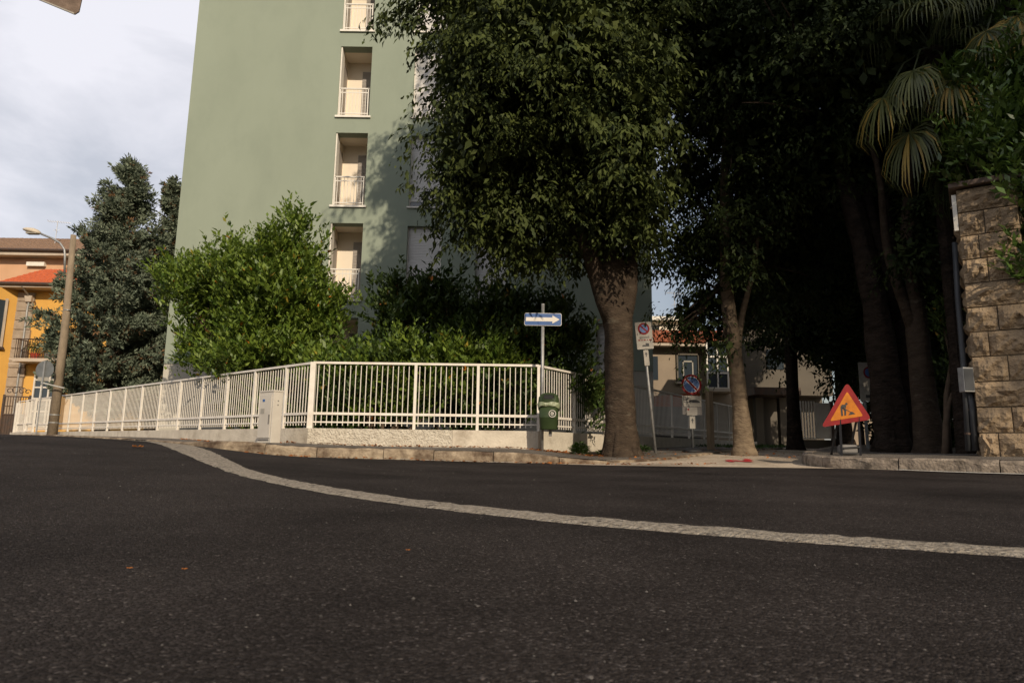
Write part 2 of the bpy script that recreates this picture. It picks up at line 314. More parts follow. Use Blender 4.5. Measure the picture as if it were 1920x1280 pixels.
# kerb height along the left path: full, then dropping near the side street mouth
def khL(x, y):
    if y > 11.5 and x > 1: return .035
    t = min(1, max(0, (x - .1) / 1.5)); return .155 * (1 - t) + .035 * t
def khLd(x, y):
    h = khL(x, y)
    if x < -3.9: h = max(.03, h - max(0, (-3.9 - x)) * .09)
    return h
def khR(x, y): return .15
def offset(path, d):
    out = []
    for i, p in enumerate(path):
        a = path[max(0, i - 1)]; b = path[min(len(path) - 1, i + 1)]; t = Vector((b[0] - a[0], b[1] - a[1])).normalized(); out.append((p[0] - t.y * d, p[1] + t.x * d))
    return out
innerL = offset(kerbL, .14); innerR = offset(kerbR, -.14)
# left pavement: from inner kerb edge to the low wall
wallbase = [tuple(CL + LD * 60), tuple(CL), tuple(CR), tuple(CR + RD * 32)]
sheet('pavement', innerL + list(reversed(wallbase)), 0, M['pave'], zfun=lambda x, y: khLd(x, y) - .004)
sheet('pavement', innerR + [(24, 35), (24, 12), (30, 5)], 0, M['pave'], zfun=lambda x, y: .146)
def kerbstones(path, side, hf, m, xr, parentname, label=None, sl_=.95):
    root = empty(parentname, kind='structure')
    # walk
    pts = [Vector(p) for p in path]; cum = [0]
    for a, b in zip(pts[:-1], pts[1:]): cum.append(cum[-1] + (b - a).length)
    def at(s):
        for i in range(len(pts) - 1):
            if cum[i + 1] >= s: f = (s - cum[i]) / (cum[i + 1] - cum[i] + 1e-9); return pts[i].lerp(pts[i + 1], f), (pts[i + 1] - pts[i]).normalized()
        return pts[-1], (pts[-1] - pts[-2]).normalized()
    s = 0; rnd = random.Random(3)
    while s < cum[-1] - .1:
        ln = sl_ * rnd.uniform(.75, 1.1); p, t = at(s + ln / 2)
        if xr(p):
            vs = []; n = 7; dn = rnd.uniform(-.012, .012); dh = rnd.uniform(-.008, .006)
            prof = [(0.0 + dn, -.12), (0.0 + dn, .55), (.006 + dn, .86), (.03 + dn, 1.0), (.15, 1.0), (.15, -.3)]
            for i in range(n):
                q, tt = at(s + .006 + (ln - .012) * i / (n - 1)); nn = Vector((-tt.y, tt.x)) * side; h = hf(q.x, q.y); z0 = H(q.x, q.y)
                e = 1 if 0 < i < n - 1 else 0
                for j, (o_, zf) in enumerate(prof):
                    jx = rnd.uniform(-.010, .012) * e if j < 4 else 0; jz = rnd.uniform(-.007, .006) if j in (2, 3) else 0
                    c = (.008 if not e and j < 4 else 0)
                    v = q + nn * (o_ + jx + c); vs.append((v.x, v.y, z0 + (h * zf if zf > 0 else zf) + dh * (zf > .5) + jz * min(1, h / .1) - (c if zf > .8 else 0)))
            k = len(prof); fs = [tuple(range(k)), tuple(reversed(range((n - 1) * k, n * k)))]
            for i in range(n - 1):
                for j in range(k): fs.append((i * k + j, (i + 1) * k + j, (i + 1) * k + (j + 1) % k, i * k + (j + 1) % k))
            MB().add(vs, fs).build('kerb_stone', m, root)
        s += ln
    return root
kerbstones(kerbL, 1, khLd, M['kerb'], lambda p: p.y < 24 and p.length < 30, 'kerb')
kerbstones(kerbR, -1, khR, M['kerb_grey'], lambda p: p.y < 16 and p.length < 16, 'kerb')
# worn stone edging strip crossing the foreground
sp = [(7.5, .2), (4.5, 1.15), (2.9, 1.68), (1.62, 2.10), (.9, 2.4), (.22, 2.78), (-.6, 3.5), (-1.40, 4.45), (-2.0, 5.2), (-2.62, 6.2), (-3.5, 7.7), (-4.4, 9.1), (-5.2, 10.3), (-6.2, 11.6)]
sp = smoothpath(sp, 3); m_ = MB(); cum = 0; dense = []
for a, b in zip(sp[:-1], sp[1:]):
    l_ = math.dist(a, b); k = max(1, int(l_ / .04))
    dense += [(a[0] + (b[0] - a[0]) * j / k, a[1] + (b[1] - a[1]) * j / k) for j in range(k)]
def wid(p):
    if p[1] < 2.8: return .25
    if p[1] < 5.5: return .25
    return .25 + (p[1] - 5.5) * .09
vs = []; NW = 7
r0 = random.Random(5); jl = jr = 0
for i, p in enumerate(dense):
    a = dense[max(0, i - 2)]; b = dense[min(len(dense) - 1, i + 2)]; t = Vector((b[0] - a[0], b[1] - a[1])).normalized(); n_ = Vector((-t.y, t.x))
    jl = jl * .6 + r0.uniform(-.011, .011); jr = jr * .6 + r0.uniform(-.011, .011); W = wid(p) / 2
    for j in range(NW):
        f = -1 + 2 * j / (NW - 1); d_ = f * W + (jl if j == 0 else jr if j == NW - 1 else 0); q = (p[0] + n_.x * d_, p[1] + n_.y * d_)
        vs.append((q[0], q[1], (-.004 if j in (0, NW - 1) else .007 + r0.uniform(-.003, .003))))
zz = Hn(np.array([(v[0], v[1]) for v in vs])); vs = [(v[0], v[1], v[2] + z) for v, z in zip(vs, zz)]
fs = [(i * NW + j, i * NW + j + 1, (i + 1) * NW + j + 1, (i + 1) * NW + j) for i in range(len(dense) - 1) for j in range(NW - 1)]
m_.add(vs, fs).build('edging_strip', M['strip'], kind='structure', smooth=True)
# painted edge line at the foot of the kerbs
def ribbon(name, path, d0, d1, dz, m, **k):
    a = offset(path, d0); b = offset(path, d1); vs = []
    for p, q in zip(a, b): vs += [(p[0], p[1], H(*p) + dz), (q[0], q[1], H(*q) + dz)]
    return MB().add(vs, [(2 * i, 2 * i + 1, 2 * i + 3, 2 * i + 2) for i in range(len(path) - 1)]).build(name, m, **k)
pp = [p for p in dens(kerbL[:iL + 1], .4) if -3.4 < p[0] < 1.2 and p[1] < 11]
ribbon('road_marking', [tuple(p) for p in pp], -.03, -.13, .012, M['paint'], kind='structure')
pp = [tuple(p) for p in dens(kerbR[:iR], .4) if 4.9 < p[0] < 9]
ribbon('road_marking', pp, .10, .22, .012, M['paint'], kind='structure')
# red spray mark
rm = MB()
for k in range(9):
    p = P(1355 + k * 5, 850, 1); X = 3.05 + k * .055; Y0 = 10.7 + .2 * math.sin(k) + k * .03
    rm.add([(X, Y0, H(X, Y0) + .014), (X + .07, Y0 - .02, H(X, Y0) + .014), (X + .09, Y0 + .35, H(X, Y0 + .35) + .014), (X + .01, Y0 + .3, H(X, Y0 + .3) + .014)], [(0, 1, 2, 3)])
rm.v = [(v[0] + .35 * (1), v[1], v[2] + .0) for v in rm.v]
rm.build('paint_mark', M['redpaint'], kind='structure')
# ------------------------------------------------------------------ low wall and fences
def gz(x, y): return H(x, y) + khLd(x, y)
wallz = lambda x, y: gz(x, y) + .30
def wallrun(mb, a, d, ln, hfun, th=.22, step=.6, z0=-.25):
    n = max(1, int(ln / step)); nn = Vector((-d.y, d.x))
    if nn.y < 0: nn = -nn
    vs = []
    for i in range(n + 1):
        p = a + d * (ln * i / n)
        for o_, top in ((0, 0), (0, 1), (th, 1), (th, 0)):
            q = p + nn * o_; vs.append((q.x, q.y, hfun(i / n) if top else H(q.x, q.y) + z0))
    fs = [(3, 2, 1, 0), tuple(n * 4 + k for k in range(4))]
    for i in range(n):
        for j in range(4): fs.append((i * 4 + j, i * 4 + (j + 1) % 4, i * 4 + 4 + (j + 1) % 4, i * 4 + 4 + j))
    mb.add(vs, fs)
LLEN = 21.6; RLEN = 18.5
zc = (P(583, 802, 12.4).z, P(1012, 808, 12.4).z)
zl = P(122, 809, 22.6).z; zr = P(1358, 824, 22.3).z
topL = lambda s: zc[0] + (zl - zc[0]) * s / 15.1
topR = lambda s: zc[1] + (zr - zc[1]) * s / 12.4
topF = lambda s: zc[0] + (zc[1] - zc[0]) * s / 4.15
wl = empty('low_wall', label='low rendered wall carrying the white railings round the garden corner', cat='wall')
a = MB(); wallrun(a, CL, LD, LLEN, lambda f: topL(f * LLEN)); a.build('smooth_wall', M['wall'], wl)
a = MB(); wallrun(a, CR, RD, RLEN, lambda f: topR(f * RLEN)); a.build('smooth_wall', M['wall'], wl)
a = MB(); wallrun(a, CL + Vector((.003, -.012)), Vector((1, 0)), 2.6, lambda f: topF(f * 2.6) - .002, .22, .3); a.build('roughcast_wall', M['rough'], wl, label='roughcast part of the wall')
a = MB(); wallrun(a, CL + Vector((2.606, -.006)), Vector((1, 0)), 4.15 - 2.606, lambda f: topF(2.6 + f * 1.55), .22, .3); a.build('smooth_wall', M['wall'], wl)
barm = MB().box((0, 0, .575), (.013, .013, 1.10)).mesh('bar', M['white'])
postm = MB().box((0, 0, .60), (.05, .05, 1.22)).mesh('post', M['white'])
cpostm = MB().box((0, 0, .60), (.10, .09, 1.22)).mesh('post', M['white'])
def fence(a, d, ln, top, posts, label, spacing=.098, corner=False):
    p0 = a + Vector((0, .11)) if abs(d.y) < .01 else a + Vector((0, .14)) + d * .02
    root = empty('railing', (p0.x, p0.y, top(0)), label=label, cat='railing')
    def loc(s, dz=0): q = p0 + d * s; return Vector((q.x, q.y, top(s) + dz)) - root.location
    ang = math.atan2(d.y, d.x)
    for nm, h_, wd, th in (('top_rail', 1.20, .055, .04), ('middle_rail', .27, .04, .045), ('bottom_rail', .115, .02, .025)):
        MB().beam(loc(0, h_), loc(ln, h_), wd, th).build(nm, M['white'], root)
    for s in posts: link('post', cpostm if (corner and s == posts[0]) else postm, root, loc(s), (0, 0, ang))
    s = spacing
    while s < ln - .03:
        if min(abs(s - q) for q in posts) > .035: link('bar', barm, root, loc(s, .03), (0, 0, ang + random.uniform(-.06, .06)))
        s += spacing
    return root
fence(CL, LD, LLEN - 3.2, topL, [.95 + 1.23 * k for k in range(15)], 'white railing on the low wall running back left to the concrete lamp post')
fence(CL, Vector((1, 0)), 4.15, topF, [0, 1.89, 3.04, 4.15], 'white front railing between the grey cabinet and the green litter bin', corner=True)
fence(CR, RD, 15.5, topR, [1.44 + 1.47 * k for k in range(10)], 'white railing on the low wall running back right behind the thick tree trunk')
# entrance gate end of the left railing
q0 = CL + LD * (LLEN - 3.05); gt = empty('garden_gate', (q0.x, q0.y + .1, topL(18.5) - .1), math.atan2(LD.y, LD.x), label='white garden gate in front of the ochre house beside the lamp post', cat='gate')
for x in (.05, 1.1, 1.3, 2.4, 2.75): MB().box((x, 0, .62), (.07, .07, 1.4 if x < 2.5 else 1.3)).build('post', M['white'], gt)
for z in (.12, .4, 1.28): MB().span((.09, -.02, z), (2.36, .02, z + .04)).build('rail', M['white'], gt)
for k in range(22):
    x = .16 + k * .1
    if min(abs(x - 1.1), abs(x - 1.3)) > .05: link('bar', barm, gt, (x, 0, .12))
MB().box((1.2, -.05, .75), (.08, .04, .16)).build('lock', M['cabdark'], gt)
# ------------------------------------------------------------------ green apartment building
YF = 20.2
bz = H(-3, 20) - .4
XL = P(315, 600, YF).x; XR = P(1223, 600, YF).x; ZT = 27
def XX(px, py): return P(px, py, YF).x
def ZZ(px, py): return P(px, py, YF).z
tb = empty('apartment_building', ((XL + XR) / 2, YF, bz), label='tall sage green apartment block with stacked recessed balconies and roller shutters', cat='building')
O = tb.location.copy()
def part(mb, name, m, parent=tb, **k):
    o = mb.build(name, m, parent, **k); return o
def loc_mb(): return MB()
s1 = ZZ(650, 562); lx0 = XX(622, 383); lx1 = XX(683, 383); wx0 = XX(766, 383); wx1 = XX(827, 480)
openings = []
for k in range(-1, 7):
    zb = s1 + 2.97 * k; openings.append(('log', lx0, lx1, zb, zb + 2.42)); openings.append(('win', wx0, wx1, zb + .0, zb + 2.36))
    openings.append(('win', XX(891, 500), XX(891, 500) + .98, zb, zb + 2.36))
    openings.append(('win', XX(1118, 640), XX(1118, 640) + .98, zb + .9, zb + 2.36))
xs = sorted({XL, XR, *[o[1] for o in openings], *[o[2] for o in openings]}); zbase = ZZ(340, 682)
cols = {}
for o in openings: cols.setdefault((o[1], o[2]), []).append((o[3], o[4]))
front = MB(); F0, F1 = 0, .35
def wallpatch(mb, x0, x1, z0, z1): mb.span((x0 - O.x, F0, z0 - O.z), (x1 - O.x, F1, z1 - O.z))
basem = MB()
prev = XL
for (x0, x1) in sorted(cols):
    wallpatch(front, prev, x0, zbase, ZT); prev = x1; z = zbase; zs = sorted(cols[(x0, x1)])
    for (a_, b_) in zs:
        if b_ < zbase: continue
        if a_ > z: wallpatch(front, x0, x1, z, a_)
        z = max(z, b_)
    wallpatch(front, x0, x1, z, ZT)
wallpatch(front, prev, XR, zbase, ZT)
part(front, 'wall', M['green'])
# below zbase: base band 2 cm behind, with the same holes
prev = XL
bm_ = MB()
for (x0, x1) in sorted(cols):
    bm_.span((prev - O.x + .0, F0 + .02, -.3), (x0 - O.x, F1, zbase - O.z - .001)); prev = x1
    low = min(a_ for a_, b_ in cols[(x0, x1)])
    bm_.span((x0 - O.x, F0 + .02, -.3), (x1 - O.x, F1, min(low, zbase) - O.z - .001))
bm_.span((prev - O.x, F0 + .02, -.3), (XR - O.x, F1, zbase - O.z - .001))
part(bm_, 'plinth', M['base'])
body = MB(); body.span((XL - O.x, F1 + .001, zbase - O.z), (lx0 - O.x - .15, 13, ZT - O.z)).span((lx1 - O.x + .9, F1 + .001, zbase - O.z), (XR - O.x, 13, ZT - O.z)).span((lx0 - O.x - .15, 2.0, zbase - O.z), (lx1 - O.x + .9, 13, ZT - O.z))
part(body, 'rear_wall', M['green']); part(MB().span((XL - O.x + .01, F1 + .001, -.3), (XR - O.x - .01, 12.9, zbase - O.z - .001)), 'plinth', M['base'])
def shutter_mesh(wd, h, m, name='roller_shutter'):
    mb = MB(); n = int(h / .05)
    for k in range(n): z = k * h / n; mb.add([(0, 0, z), (wd, 0, z), (wd, -.012, z + .008), (0, -.012, z + .008), (wd, -.012, z + .038), (0, -.012, z + .038), (wd, 0, z + h / n), (0, 0, z + h / n)], [(0, 1, 2, 3), (3, 2, 4, 5), (5, 4, 6, 7)])
    return mb.mesh(name, m)
lw = lx1 - lx0; lh = 2.42; dp = 1.0
lm = MB()   # recess shell
x0, x1 = 0, lw; xe = lw + .75
lm.span((x0 - .1, F1 + .002, -.1), (x0 - .0, dp, lh + .1)).span((x0, dp, -.1), (xe, dp + .1, lh + .1)).span((x0, F1 + .002, -.12), (xe, dp, -.02)).span((x0, F1 + .002, lh + .02), (xe, dp, lh + .1)).span((xe, F1 + .002, -.1), (xe + .1, dp, lh + .1))
lmesh = lm.mesh('loggia_lining', M['cream'])
jamb = MB().span((.002, .03, .05), (.045, F1 - .002, lh - .003)).mesh('jamb', M['trimw'])
sillm = MB().span((-.06, -.06, -.045), (lw + .06, F1, .02)).mesh('sill', M['trimw'])
railbar = MB().box((0, 0, .43), (.018, .012, .86)).mesh('baluster', M['trimw'])
shm = shutter_mesh(.62, 2.1, M['shutterd'], 'shutter'); shs = shutter_mesh(.5, 2.1, M['shutterd'], 'shutter')
wm = shutter_mesh(wx1 - wx0 - .06, 2.32, M['shutter']); wms = shutter_mesh(wx1 - wx0 - .06, 2.1, M['shutter'])
for kind, x0, x1, z0, z1 in openings:
    L0 = Vector((x0 - O.x, 0, z0 - O.z))
    if kind == 'log':
        lo = link('loggia_lining', lmesh, tb, L0)
        link('shutter', shm, lo, (lw - .5, dp - .02, .02))
        MB().span((.0, dp - .6, 0), (.012, dp - .1, 2.1)).build('side_door', M['shutterd'], lo)
        link('jamb', jamb, tb, L0); link('sill', sillm, tb, L0)
        rl = MB().span((.05, -.02, .93), (lw - .03, .015, .97)).span((.05, -.012, .09), (lw - .03, .008, .12)).span((.05, -.02, .0), (.085, .015, .95)).span((lw - .07, -.02, .0), (lw - .04, .015, .95)).build('balcony_railing', M['trimw'], tb, loc=L0)
        MB().span((.06, -.01, .80), (lw - .05, .0, .83)).build('handrail_band', M['trimw'], rl)
        n = 8
        for k in range(n): link('baluster', railbar, rl, (.085 + (lw - .16) * (k + .5) / n, 0, .06))
    else:
        wd = x1 - x0
        fr = MB().span((.0, .12, 0), (.03, .2, z1 - z0)).span((wd - .03, .12, 0), (wd, .2, z1 - z0)).span((.03, .12, z1 - z0 - .04), (wd - .03, .2, z1 - z0)).build('window_frame', M['trimw'], tb, loc=L0)
        MB().span((.03, .17, 0), (wd - .03, .19, z1 - z0 - .04)).build('pane', M['glass'], fr)
        h2 = z1 - z0 - .06; partly = abs(z0 - (s1 + 2.97)) < .1 and x0 == wx0
        if abs(x0 - wx0) < .01: link('roller_shutter', wms if partly else wm, fr, (.03, .15, .22 if partly else .0))
        else: link('roller_shutter', shutter_mesh(wd - .06, h2, M['shutter']), fr, (.03, .15, .0))
        MB().span((-.05, -.05, -.04), (wd + .05, .12, .01)).build('sill', M['trimw'], tb, loc=L0)
# ------------------------------------------------------------------ foliage engine
def leafmesh(name, pos, dr, nrm, ln, wd, m, parent=None, rnd=None, fold=.15, kind=None):
    n = len(pos); dr = dr / np.linalg.norm(dr, axis=1, keepdims=True); side = np.cross(dr, nrm); side /= np.linalg.norm(side, axis=1, keepdims=True) + 1e-9
    up = np.cross(side, dr); ln = np.broadcast_to(ln, (n,))[:, None]; wd = np.broadcast_to(wd, (n,))[:, None]
    v = np.empty((n, 4, 3)); mid = pos + dr * ln * .42 + up * wd * fold
    v[:, 0] = pos; v[:, 1] = mid + side * wd / 2; v[:, 2] = pos + dr * ln - up * ln * .08; v[:, 3] = mid - side * wd / 2
    me = bpy.data.meshes.new(name); me.vertices.add(4 * n); me.vertices.foreach_set('co', v.ravel().astype(np.float32))
    me.loops.add(4 * n); me.loops.foreach_set('vertex_index', np.arange(4 * n, dtype=np.int32))
    me.polygons.add(n); me.polygons.foreach_set('loop_start', np.arange(0, 4 * n, 4, dtype=np.int32))
    me.update(calc_edges=True)
    at_ = me.attributes.new('rnd', 'FLOAT', 'FACE'); at_.data.foreach_set('value', (rnd if rnd is not None else rng.random(n)).astype(np.float32))
    me.materials.append(m)
    return link(name, me, parent, kind=kind) if kind else link(name, me, parent)
def unit(n): v = rng.normal(size=(n, 3)); return v / np.linalg.norm(v, axis=1, keepdims=True)
def cloud(blobs, nspray, k, L_, leaf, wratio, m, name='crown', parent=None, droop=.5, shell=.55, off=(0, 0, 0), updir=0, patch=.0, flat=.16):
    b = np.array(blobs, float); wgt = (b[:, 3] * b[:, 4] * b[:, 5]) ** .72; wgt /= wgt.sum()
    nc = max(8, nspray // 26); cc = rng.choice(len(b), nc, p=wgt); uc = unit(nc); rc = np.where(rng.random(nc) < shell, rng.uniform(.80, 1.06, nc), rng.random(nc) ** .45)
    lump = 1 + .10 * np.sin(uc[:, 0] * 7 + cc) * np.cos(uc[:, 2] * 6 + cc * 2) + .08 * np.sin(uc[:, 1] * 13 + cc * 3)
    pcn = b[cc, :3] + uc * (rc * lump)[:, None] * b[cc, 3:6]; csz = L_ * rng.uniform(.6, 1.5, nc)
    ck = rng.integers(0, nc, nspray); u2 = unit(nspray); u = uc[ck] * .6 + u2 * .7; u /= np.linalg.norm(u, axis=1, keepdims=True)
    # every clump is a flattened bough that points outward and sags at its end
    oc = uc * np.array([1, 1, .35]) + rng.normal(size=(nc, 3)) * .25; oc /= np.linalg.norm(oc, axis=1, keepdims=True)
    sc_ = np.cross(oc, np.array([0, 0, 1.0])); sc_ /= np.linalg.norm(sc_, axis=1, keepdims=True) + 1e-9; vc = np.cross(sc_, oc)
    al = rng.uniform(-.9, 1, nspray); la = rng.uniform(-1, 1, nspray) * np.sqrt(np.clip(1 - al * al, 0.05, 1)); ve = rng.normal(size=nspray) * flat
    S_ = csz[ck] * 1.35
    p = pcn[ck] + oc[ck] * (al * S_)[:, None] + sc_[ck] * (la * S_ * .75)[:, None] + vc[ck] * (ve * S_)[:, None]; p[:, 2] -= droop * .45 * S_ * (np.clip(al + .3, 0, 2) ** 2 * .5 + la * la * .35)
    u = oc[ck] * .8 + sc_[ck] * (la * .7)[:, None] + u2 * .3
    fill = rng.random(nspray) < .26; ci = rng.choice(len(b), nspray, p=wgt); uu = unit(nspray)
    p[fill] = (b[ci, :3] + uu * (rng.random(nspray) ** .5)[:, None] * b[ci, 3:6] * .74)[fill]
    ax = u * .75 + unit(nspray) * .55 + np.array([0, 0, -droop + updir]); ax /= np.linalg.norm(ax, axis=1, keepdims=True)
    nrm = unit(nspray) * .35 + np.array([0, 0, 1.0]) + u * .35
    sd = np.cross(ax, nrm); sd /= np.linalg.norm(sd, axis=1, keepdims=True)
    Ls = L_ * rng.uniform(.6, 1.35, nspray); base = rng.random(nspray)
    pos = []; dr = []; nn = []; rd = []
    for i in range(k):
        t = (i + .5) / k; s = 1 if i % 2 else -1
        pp_ = p + ax * (Ls * t)[:, None] + np.array([0, 0, -1.0]) * (droop * .35 * Ls * t * t)[:, None] + rng.normal(size=(nspray, 3)) * L_ * .05
        d = ax * .55 + sd * s * rng.uniform(.35, .95, (nspray, 1)) + np.array([0, 0, -droop * .8 + updir * .6]) + rng.normal(size=(nspray, 3)) * .22
        pos.append(pp_); dr.append(d); nn.append(nrm + rng.normal(size=(nspray, 3)) * .45); rd.append(np.clip(base * .55 + rng.random(nspray) * .45, 0, .95))
    pos = np.concatenate(pos); dr = np.concatenate(dr); nn = np.concatenate(nn); rd = np.concatenate(rd)
    if patch: q = rng.random(len(rd)) < patch; rd[q] = 1.0
    n = len(pos); ll = leaf * rng.uniform(.45, 1.4, n)
    pos = pos - np.array(off)
    return leafmesh(name, pos, dr, nn, ll, ll * wratio, m, parent, rd)
def limb(mb, a, b, r0, r1, sag=.0, n=7, jit=.05, w=.12):
    a = Vector(a); b = Vector(b); d = (b - a).length; pts = []; ph = random.uniform(0, 6)
    for i in range(n):
        t = i / (n - 1); p = a.lerp(b, t); p += Vector((math.sin(t * 4 + ph), math.cos(t * 5 + ph), 0)) * w * d * .25 * math.sin(math.pi * t); p.z += sag * math.sin(math.pi * t); pts.append(p)
    mb.tube(pts, [r0 + (r1 - r0) * (i / (n - 1)) ** .8 for i in range(n)], 9, jit=jit)
def B(px, py, Y, rx, rz, ry):      # a foliage mass given by where it shows and its size in metres
    p = P(px, py, Y); return (p.x, p.y, p.z, rx, ry, rz)
def tree(name, base, trunkpts, radii, blobs, nspray, k, L_, leaf, wr, m, label, cat='tree', group=None, droop=.5, bark=None, limbs=True, shell=.55, patch=0, updir=0, nside=20, jit=.10, inner=.8):
    root = empty(name, base, label=label, cat=cat, group=group)
    o = Vector(base); mb = MB(); T = [Vector(p) - o for p in trunkpts]
    # resample trunk
    pts = []; rs = []
    for i in range(len(T) - 1):
        for j in range(5): pts.append(T[i].lerp(T[i + 1], j / 5)); rs.append(radii[i] + (radii[i + 1] - radii[i]) * j / 5)
    pts.append(T[-1]); rs.append(radii[-1]); mb.tube(pts, rs, nside, jit=jit)
    for q in range(7):
        a = 2 * math.pi * q / 7 + random.uniform(-.3, .3); d_ = Vector((math.cos(a), math.sin(a), 0)); R0 = radii[2]
        mb.tube([d_ * R0 * .55 + Vector((0, 0, R0 * 2.6)), d_ * R0 * .78 + Vector((0, 0, R0 * 1.4)), d_ * R0 * .95 + Vector((0, 0, R0 * .5)), d_ * R0 * random.uniform(1.2, 1.55) + Vector((0, 0, -.08))], [R0 * .24, R0 * .28, R0 * .28, R0 * .18], 8)
    mb.build('trunk', bark or M['bark'], root, smooth=True)
    if limbs:
        lb = MB(); top = T[-1]
        for i, b in enumerate(blobs):
            c = Vector(b[:3]) - o; st = pts[int(len(pts) * random.uniform(.72, .97))] if c.z > T[-1].z * .6 else pts[int(len(pts) * .7)]
            limb(lb, st, c, rs[-1] * random.uniform(.45, .75), .02, .1)
            for q in range(3): e = c + Vector([random.uniform(-.8, .8) * b[3 + j] for j in range(3)]); limb(lb, st.lerp(c, random.uniform(.4, .8)), e, .035, .008, .05, 5)
        lb.build('limb', M['bark'], root, smooth=True)
    cloud(blobs, nspray, k, L_, leaf, wr, m, 'crown', root, droop, shell, off=base, patch=patch, updir=updir)
    b_ = np.array(blobs, float); ni = int(inner * nspray); w_ = b_[:, 3] * b_[:, 4] * b_[:, 5]; q = rng.choice(len(b_), ni, p=w_ / w_.sum())
    pi_ = b_[q, :3] + unit(ni) * (rng.random(ni) ** .4)[:, None] * b_[q, 3:6] * .72 - np.array(base); li = leaf * rng.uniform(1.6, 2.6, ni)
    leafmesh('inner_foliage', pi_, unit(ni), unit(ni), li, li * .6, m, root)
    return root
def G(px, Y, py=842):
    p = P(px, py, Y); return Vector((p.x, p.y, 0))
def ground_at(px, Y, py=842, f=None):
    p = G(px, Y, py); p.z = (f or gz)(p.x, p.y); return p
# --- the big hackberry by the side-street corner
b0 = ground_at(1165, 12.35); b0.z -= .02
T1 = [b0 + Vector((0, 0, -.1)), b0 + Vector((0, 0, .15)), b0 + Vector((.0, 0, .6)), b0 + Vector((-.02, 0, 1.5)), b0 + Vector((-.03, 0, 2.3)), b0 + Vector((-.10, .1, 3.1)), b0 + Vector((-.25, .2, 4.2)), b0 + Vector((-.1, .3, 6.5)), b0 + Vector((.1, .4, 9.5))]
bl1 = [B(925, 130, 11.6, 1.3, 1.5, 1.7), B(895, 300, 11.6, .98, .95, 1.4), B(1040, 110, 11.4, 1.9, 1.7, 2.2), B(1010, 320, 12.0, 1.5, .95, 1.0), B(1150, 250, 11.4, 1.25, 1.5, 1.6), B(950, 420, 12.0, .85, .60, .8), B(1080, 420, 12.3, 1.0, .75, .6),
       B(1000, 480, 12.4, .60, .38, .7), B(1180, 420, 12.0, .62, .62, 1.1), B(880, -60, 12, 1.5, 1.5, 2), B(1100, -120, 12, 2.3, 2.2, 2.2), B(1000, -330, 12.5, 1.9, 2.0, 2.2), B(1130, -600, 13, 1.7, 1.9, 2.0), B(1200, 50, 12.5, 1.2, 1.8, 2), (b0.x - .6, 13, 14.2, 1.3, 1.3, 1.2), (b0.x - 1.3, 12.6, 12.4, 1.4, 1.5, 1.6), (b0.x - .4, 12.8, 10.8, 1.8, 1.6, 1.8),
       B(1160, 350, 13.4, 1.0, 1.2, 1.0), B(1000, 200, 13.2, 1.9, 2.2, 1.2)]
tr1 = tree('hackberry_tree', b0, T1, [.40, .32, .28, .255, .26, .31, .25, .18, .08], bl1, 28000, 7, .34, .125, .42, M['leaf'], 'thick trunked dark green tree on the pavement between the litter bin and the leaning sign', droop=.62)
lb = MB(); limb(lb, (-.1, .0, 2.5), (-1.1, -.2, 4.6), .22, .10, .1); limb(lb, (.02, .0, 2.4), (.42, .2, 4.4), .18, .10, .0); lb.build('limb', M['bark'], tr1, smooth=True)
# --- second, slimmer tree lit on its trunk
b2 = ground_at(1395, 12.6)
T2 = [b2 + Vector((0, 0, -.1)), b2 + Vector((0, 0, .12)), b2 + Vector((-.03, 0, .8)), b2 + Vector((-.09, 0, 1.6)), b2 + Vector((-.16, 0, 2.3)), b2 + Vector((-.2, .05, 3.2)), b2 + Vector((-.1, .2, 5.5)), b2 + Vector((.2, .2, 9))]
bl2 = [B(1320, 470, 13.5, .95, .75, 1.1), B(1400, 400, 13.5, 1.2, 1.2, 1.4), B(1300, 590, 13.6, .62, .30, .6), B(1380, 560, 13.8, .75, .55, .9), B(1290, 330, 13.6, .8, .8, 1.2), B(1420, 200, 13.6, 1.7, 1.6, 1.8), B(1300, 120, 13.8, 1.3, 1.6, 1.6), B(1400, -80, 14, 2.0, 1.8, 2.0), B(1420, -350, 14, 2, 2, 2), B(1480, 480, 14.2, 1.0, 1.2, 1.1), B(1520, 330, 14, 1.2, 1.6, 1.5),
       B(1345, 620, 13.0, .6, .28, .5), B(1290, 615, 12.9, .48, .26, .4), B(1360, 640, 12.4, .42, .24, .3), B(1330, 560, 12.9, .6, .35, .5), B(1390, 500, 12.0, .6, .45, .4), B(1400, 400, 11.9, .65, .55, .4), B(1390, 290, 11.8, .7, .6, .4), B(1410, 180, 11.7, .8, .7, .4)]
tree('slim_street_tree', b2, T2, [.26, .19, .145, .135, .14, .11, .08, .04], bl2, 18000, 5, .30, .10, .42, M['leafd'], 'slender tree with sunlit pale trunk right of the portable no parking sign', droop=.6, bark=M['barklit'], group='street trees along the side street')
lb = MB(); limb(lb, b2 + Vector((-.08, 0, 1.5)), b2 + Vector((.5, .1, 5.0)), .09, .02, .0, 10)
lb.build('limb', M['barklit'], bpy.data.objects['slim_street_tree'], smooth=True)
o_ = [c for c in bpy.data.objects['slim_street_tree'].children if c.name.startswith('limb')][-1]
o_.location = -b2
